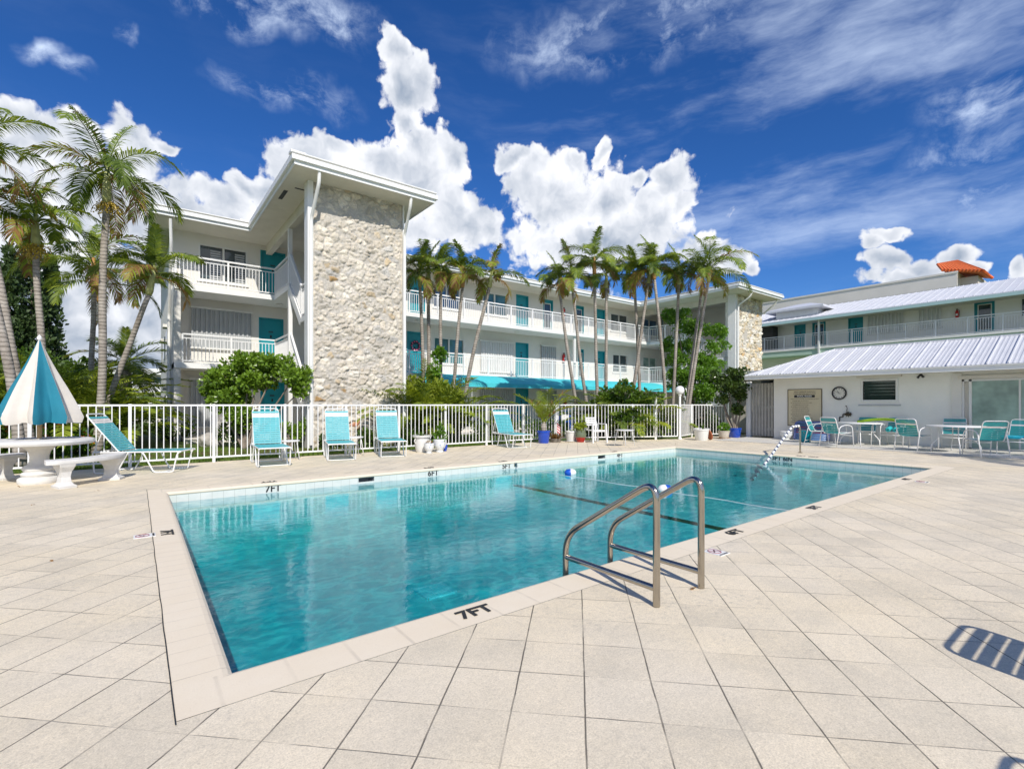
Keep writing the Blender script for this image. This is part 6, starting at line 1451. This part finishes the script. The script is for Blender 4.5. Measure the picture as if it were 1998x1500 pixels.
for (lab, px, d, n, fl, sd, mt) in (('bushy feathery palm clump against the right side of the stone tower', 822, 17.0, 30, 3.1, 11, (0,1,1)), ('bushy feathery palm clump below the leaning tower-side palms', 872, 17.4, 28, 2.8, 12, (0,0,1)),
      ('golden feathery palm clump above the fence, left of the gate', 1228, 19.0, 16, 2.2, 13, (0,1,1)), ('green feathery palm clump at the foot of the long palm row', 1190, 19.4, 22, 2.6, 14, (0,3,1)), ('dark feathery palm clump by the gate post', 1272, 20.2, 13, 2.0, 15, (0,3,1))):
    areca(lab, px, d, int(n*1.5), fl, sd, mt, group='feathery palm clumps beyond the fence', lw=.046, ll=.46, el=(.75,1.5))
# potted palm
x, y = 10.9, 12.45
pt = pot('potted_palm', 'cobalt blue pot with an upright golden feather palm before the fence', 'potted palm', x, y, 'taper', .23, .42, K['blue_glaze'])
m = MB(); rd = random.Random(5)
for i, (a, e, L_) in enumerate(((R(200),1.15,1.3),(R(215),.95,1.35),(R(150),1.2,1.5),(R(-30),1.3,1.6),(R(-40),1.1,1.5),(R(60),1.35,1.5),(R(100),1.2,1.2),(R(-20),1.2,1.35),(R(250),1.4,1.5),(R(-60),.95,1.2))):
    frond(m, (0,0,.62), a, e, L_, .95, rd, nl=26, ll=.30, mats=(1,1,0) if i % 3 else (1,1,2), hang=.2, fold=.75, lw=.034, stem=.012)
m.build('fronds', [K['frond'], K['frond_y'], K['frond_dry']], pt, fix=False)
m = MB(); m.tube([(0,0,.36),(0,0,.52),(0,0,.72)],[.085,.10,.05],10); m.build('trunk', K['trunk'], pt)

def bush(label, cen_list, n, size, mt, seed, name='shrub', cat='shrub', group=None, trunk=True, base=None, fl=None):
    """cen_list: (x, y, z, rx, ry, rz) leaf clusters in the world"""
    bx, by = base or (cen_list[0][0], cen_list[0][1]); t = thing(name, label, cat, (bx, by, 0), 0, group); rd = random.Random(seed)
    tot = sum(c[3]*c[5]+c[4]*c[5]+c[3]*c[4] for c in cen_list); m = MB()
    for i, c in enumerate(cen_list):
        k = int(n*(c[3]*c[5]+c[4]*c[5]+c[3]*c[4])/tot); sub = max(3, k//70)
        for j in range(sub):     # leaf clusters give an uneven outline with gaps
            while True:
                v = Vector((rd.uniform(-1,1), rd.uniform(-1,1), rd.uniform(-1,1)))
                if .25 < v.length < 1.0: break
            q = .30*(rd.uniform(.6,1.4)); leaves_mb(m, k//sub, (c[0]-bx+v.x*c[3]*.85, c[1]-by+v.y*c[4]*.85, c[2]+v.z*c[5]*.85), (c[3]*q+.05, c[4]*q+.05, c[5]*q+.04), size, seed*977+i*53+j, shell=.2)
    m.build('foliage', K[mt], t, fix=False)
    if trunk:
        m = MB()
        for i, c in enumerate(cen_list): 
            e = Vector((c[0]-bx, c[1]-by, c[2])); m.tube([(rd.uniform(-.08,.08), rd.uniform(-.08,.08), 0), e*.45+Vector((rd.uniform(-.1,.1), rd.uniform(-.1,.1), .1)), e], [.05,.032,.010], 6)
        m.build('stems', K['bark'], t)
    if fl:
        m = MB(); 
        for i in range(fl):
            c = rd.choice(cen_list); v = Vector((rd.gauss(0,1), rd.gauss(0,1), abs(rd.gauss(0,1)))).normalized(); p = Vector((c[0]-bx+v.x*c[3], c[1]-by+v.y*c[4], c[2]+v.z*c[5])); leaves_mb(m, 8, p, (.02,.02,.02), .07, seed*31+i)
        m.build('blossoms', K['flower'], t, fix=False)
    return t
def C_(px, py, d, rx, rz, ry=None): x, y, z = P3(px, py, d); return (x, y, z, rx, ry or rx, rz)
bush('large bright sea grape shrub before the stairs, left of the stone tower', [C_(440,735,14.3,.62,.42), C_(490,710,14.3,.6,.36), C_(540,715,14.2,.5,.34), C_(575,735,14.0,.42,.36), C_(450,775,14.2,.5,.35), C_(415,765,14.5,.28,.3), C_(500,745,14.2,.5,.30), C_(590,760,14.0,.2,.2), C_(470,815,14.1,.35,.35), C_(425,790,14.3,.3,.3)], 11500, .125, 'leaf', 3, name='sea_grape_shrub', base=at(480,14.3))
bush('low glossy shrub beside the sea grape, behind the second lounger', [C_(560,845,14.2,.35,.3), C_(535,850,14.4,.25,.2), C_(585,835,14.6,.22,.3)], 1400, .10, 'leaf', 5, group='low shrubs behind the fence')
for i, (lab, px, d, w, h, mt, fl) in enumerate((('low green hedge left of the boulder', 340, 17.5, .75, .40, 'leaf_mid', 0), ('rounded dark hedge at the corner of the building', 290, 24.0, .8, .85, 'leaf_mid', 0), ('dark grassy shrub at the foot of the sea grape', 455, 14.6, .5, .4, 'leaf_dark', 0),
      ('orange flowering croton bed behind the umbrella table', 40, 12.0, .75, .45, 'leaf_mid', 26), ('flowering croton bed left of the side-view lounger', 120, 12.1, .6, .42, 'leaf_bright', 22), ('low green shrub under the tall palms', 165, 12.6, .5, .35, 'leaf_mid', 6), ('croton bed at the far left edge behind the fence', -20, 11.6, .6, .5, 'leaf_mid', 16),
      ('low spiky shrub at the foot of the stone tower', 640, 14.6, .35, .25, 'leaf_dark', 0), ('small bush at the tower foot behind the third lounger', 720, 14.9, .35, .28, 'leaf_mid', 0), ('leafy bush below the tower-side palms', 800, 15.6, .55, .4, 'leaf_mid', 8), ('leafy bush left of the lone lounger', 850, 16.2, .6, .4, 'leaf', 4),
      ('clipped hedge segment along the walk, left part', 960, 20.5, 1.2, .38, 'leaf_mid', 0), ('clipped hedge segment along the walk, right part', 1060, 20.8, 1.3, .38, 'leaf_mid', 0), ('hedge behind the white armchair', 1150, 20.2, 1.0, .42, 'leaf_mid', 0), ('bush behind the lone side table', 1225, 19.2, .8, .5, 'leaf_dark', 5), ('hedge behind the gate', 1300, 21.0, 1.0, .5, 'leaf_mid', 0), ('shaded hedge behind the white bucket pot', 1375, 21.5, 1.0, .55, 'leaf_dark', 0))):
    x, y = at(px, d); bush(lab, [(x, y, h*.9, w, w*.7, h), (x+.3*w, y, h*.7, w*.7, w*.6, h*.7)], int(1500*max(.7, w*w)), .11, mt, 40+i, group='garden shrubs', fl=fl, trunk=False)
bush('leafy vine climbing the palm trunks in front of the wreath door', [C_(855,690,18.2,.26,.3), C_(850,725,18.1,.3,.35), C_(862,760,18.0,.3,.35)], 1500, .13, 'leaf_bright', 8, name='climbing_vine', cat='vine', trunk=False)
bush('dense leafy undergrowth filling the bed right of the stone tower', [C_(815,760,17.3,.6,.5), C_(850,770,17.6,.7,.55), C_(890,780,17.9,.6,.45), C_(830,810,17.0,.7,.45), C_(880,815,17.4,.6,.4)], 3600, .16, 'frond_y', 18, group='undergrowth below the palms', trunk=False)
bush('dense leafy undergrowth at the foot of the long palm row', [C_(1190,775,19.2,.6,.4), C_(1225,770,18.6,.6,.45), C_(1260,785,18.6,.6,.4), C_(1215,815,18.4,.8,.4), C_(1160,805,19.6,.5,.35)], 3400, .16, 'leaf_mid', 19, group='undergrowth below the palms', trunk=False)
# broadleaf tree
bush('broad layered green tree in front of the far stone tower', [C_(1318,614,23,0.6324,0.465), C_(1350,642,23,0.765,0.403), C_(1400,648,23,0.561,0.372), C_(1342,674,23.3,0.612,0.341), C_(1306,670,23,0.459,0.31), C_(1399,675,22.6,0.51,0.31), C_(1318,699,22.8,0.612,0.3875), C_(1362,704,22.6,0.612,0.3875), C_(1391,708,22.4,0.51,0.3875),
      C_(1348,734,22.2,0.816,0.496), C_(1387,741,22,0.612,0.5425), C_(1314,737,22.2,0.51,0.465), C_(1374,767,21.8,0.816,0.465)], 15000, .12, 'leaf_bright', 9, name='broadleaf_tree', cat='tree', base=at(1362, 22.6))
bush('dark climbing plant spilling over the fence from the cobalt pot', [C_(1437,728,19.5,.42,.3), C_(1420,755,19.5,.42,.4), C_(1445,765,19.3,.35,.4), C_(1410,780,19.6,.25,.25), C_(1440,800,19.3,.22,.3), C_(1400,735,19.9,.3,.25)], 3600, .12, 'leaf_dark', 10, name='climbing_plant', cat='shrub', base=(18.75, 9.98))
# dark conifers
for i, (lab, px, d, w, h) in enumerate((('dark columnar cypress nearest the left edge', 18, 24, 1.1, 8.2), ('dark columnar cypress behind the fruiting palm', 62, 25, 1.2, 9.3), ('shorter columnar cypress right of the fruiting palm', 98, 26, 1.0, 8.4))):
    x, y = at(px, d); t = thing('cypress_tree', lab, 'tree', (x, y, 0), 0, 'dark cypresses at the left'); rd = random.Random(60+i); m = MB()
    for j in range(240):
        f = rd.random(); z = .6+h*f; r_ = w*(1-f)**.55*rd.uniform(.35,1.0)*.95; a = rd.uniform(0,6.28); leaves_mb(m, 22, (r_*math.cos(a), r_*math.sin(a), z), (.16,.16,.42), .22, 700+i*300+j, up=1.2, shell=.1)
    m.build('foliage', K['needle'], t, fix=False); m = MB(); m.tube([(0,0,0),(0,0,h*.9)],[.16,.03],8); m.build('trunk', K['bark'], t)
# background greenery mass left, behind the fence
for i, (lab, px, d, cl) in enumerate((('dense dark shrubbery behind the umbrella', 30, 16.5, 1), ('dense shrubbery between the palms and the cypresses', 110, 18, 1), ('dense shrubbery at the left edge of the garden', -60, 15, 1), ('tall dark shrubbery right under the slim palms', 150, 18.5, 1))):
    x, y = at(px, d); bush(lab, [(x, y, 1.4, 1.5, 1.2, 1.3), (x-.6, y+.2, 2.4, 1.1, 1, .8), (x+.7, y, 2.2 if i != 3 else 1.6, .9, .9, .8)], 5200, .17, 'leaf_mid', 80+i, group='dense shrubbery at the left', trunk=False)
# lawn: short blades where the fence lets one see them
m = MB(); rd = random.Random(77); vs = []; fs = []
for i in range(26000):
    u = rd.random(); x = -2.5+rd.random()*13.5; y = 13.05+(rd.random()**1.5)*4.5; a = rd.uniform(0,6.28); h = rd.uniform(.03,.075); w = .007; c, s_ = math.cos(a)*w, math.sin(a)*w; dx, dy = rd.uniform(-.02,.02), rd.uniform(-.02,.02)
    b_ = len(vs); vs += [(x-c,y-s_,-.012),(x+c,y+s_,-.012),(x+dx,y+dy,h)]; fs.append((b_,b_+1,b_+2))
m.v = vs; m.f = fs; m.m = [0]*len(fs); tag(m.build('lawn_grass', leaf_mat('grass_blade', (.09,.16,.02), (.19,.28,.045), (.26,.32,.07), trans=.3, scale=1.2), fix=False), kind='stuff')
m = MB(); m.quad((-4,14.9,-.006),(1.9,14.9,-.006),(1.9,15.9,-.006),(-4,15.4,-.006)); m.quad((1.9,14.1,-.006),(8,14.2,-.006),(8,15.2,-.006),(1.9,15.9,-.006)); struct('garden_bed', m, K['mulch'], fix=False)
m = MB(); m.quad((8.5,18.3,-.004),(20,18.3,-.004),(20,19.38,-.004),(8.5,19.38,-.004)); struct('garden_path', m, mat('pale_path_concrete', (.55,.52,.47), .9, .08, 3), fix=False)

# ------------------------------------------------------------------ beyond the lawn at the left: canal, boats, far block
m = MB(); m.quad((-60,40,.0),(30,40,.0),(30,62,.0),(-60,62,.0)); struct('canal_water', m, mat('canal_water', (.03,.07,.08), .08, .2, .6, spec=.8), fix=False)
m = MB(); m.box(-60, 30, 39.6, 40, -.2, .45); struct('sea_wall', m, K['beige'])
x, y = at(262, 68); t = thing('waterfront_block', 'distant white two storey waterfront building with balconies behind the boats', 'building', (x, y, 0)); t.rotation_euler = (0,0,R(-20))
m = MB(); m.box(-14,14,0,8,0,5.4); m.build('wall', K['stucco_white'], t)
m = MB(); m.box(-14.5,14.5,-2,8.4,5.4,6.2); m.box(-14.5,14.5,-2,-.0,2.9,3.15); m.box(-14.5,14.5,-2,-1.9,3.15,4.0); m.build('balcony_slab', K['white'], t)
for i in range(9):
    m = MB(); m.box(-12.8+i*3,-11+i*3,-.06,-.005,3.5,5.1); m.build('window', K['glass'], t)
    m = MB(); m.box(-12.8+i*3,-11+i*3,-.06,-.005,.4,2.4); m.build('window', K['glass'], t)
def boat(label, px, d, rz, L_=9):
    x, y = at(px, d); t = thing('motor_boat', label, 'boat', (x, y, 0), rz, 'boats moored on the canal')
    m = MB(); n = 14; vs = []
    for i in range(n+1):
        f = i/n; w = 1.45*(1-max(0,(f-.55)/.45)**2.2)+.02; z1 = 1.1+.5*f*f
        vs += [(-w*.0+f*L_-L_/2, 0, -.2), (f*L_-L_/2, -w*.75, .1), (f*L_-L_/2, -w, z1), (f*L_-L_/2, w, z1), (f*L_-L_/2, w*.75, .1)]
    m.add(vs, [(i*5+j, i*5+(j+1)%5, (i+1)*5+(j+1)%5, (i+1)*5+j) for i in range(n) for j in range(5)]+[tuple(range(5))]); m.build('hull', K['white'], t)
    m = MB(); m.prism([(-2.2,-1.0),(1.2,-1.0),(2.2,-.5),(2.2,.5),(1.2,1.0),(-2.2,1.0)], 1.2, 2.0); m.build('cabin', K['white'], t, bevel=.1)
    m = MB(); m.box(-2.0,1.1,-1.012,-1.001,1.45,1.85); m.build('cabin_window', K['glass'], t)
    m = MB(); m.box(-2.6,1.4,-1.2,1.2,3.0,3.12)
    for X in (-2.3,1.1):
        for Y in (-1,1): m.tube([(X,Y,1.2),(X,Y,3.0)],.03,6)
    m.build('hard_top', K['tube'], t)
boat('white motor boat with hard top moored behind the lawn', 262, 40.8, R(20)); boat('white motor boat hull showing beside the building corner', 300, 46, R(-25), 10)
# small tidy: fallen leaves on the deck
rd = random.Random(12)
LL = ['beside the front concrete bench', 'under the umbrella table', 'between the concrete table and the left edge', 'on the slabs left of the pool near the 7FT mark', 'at the foot of the farther ladder rail', 'on the far deck edge above the water', 'near the far pool corner before the gate']
for i, (px, py) in enumerate(((188,958),(40,950),(60,985),(95,1095),(1345,1150),(430,915),(1320,866))):
    x, y = gp(px, py); m = MB(); leaves_mb(m, 2, (0,0,0), (.01,.01,.003), .05, 900+i); o = m.build('fallen_leaf', K['frond_dry'], None, fix=False); o.location = (x, y, .012)
    tag(o, 'small dry brown leaf ' + LL[i], 'leaf', 'dry leaves scattered on the deck')
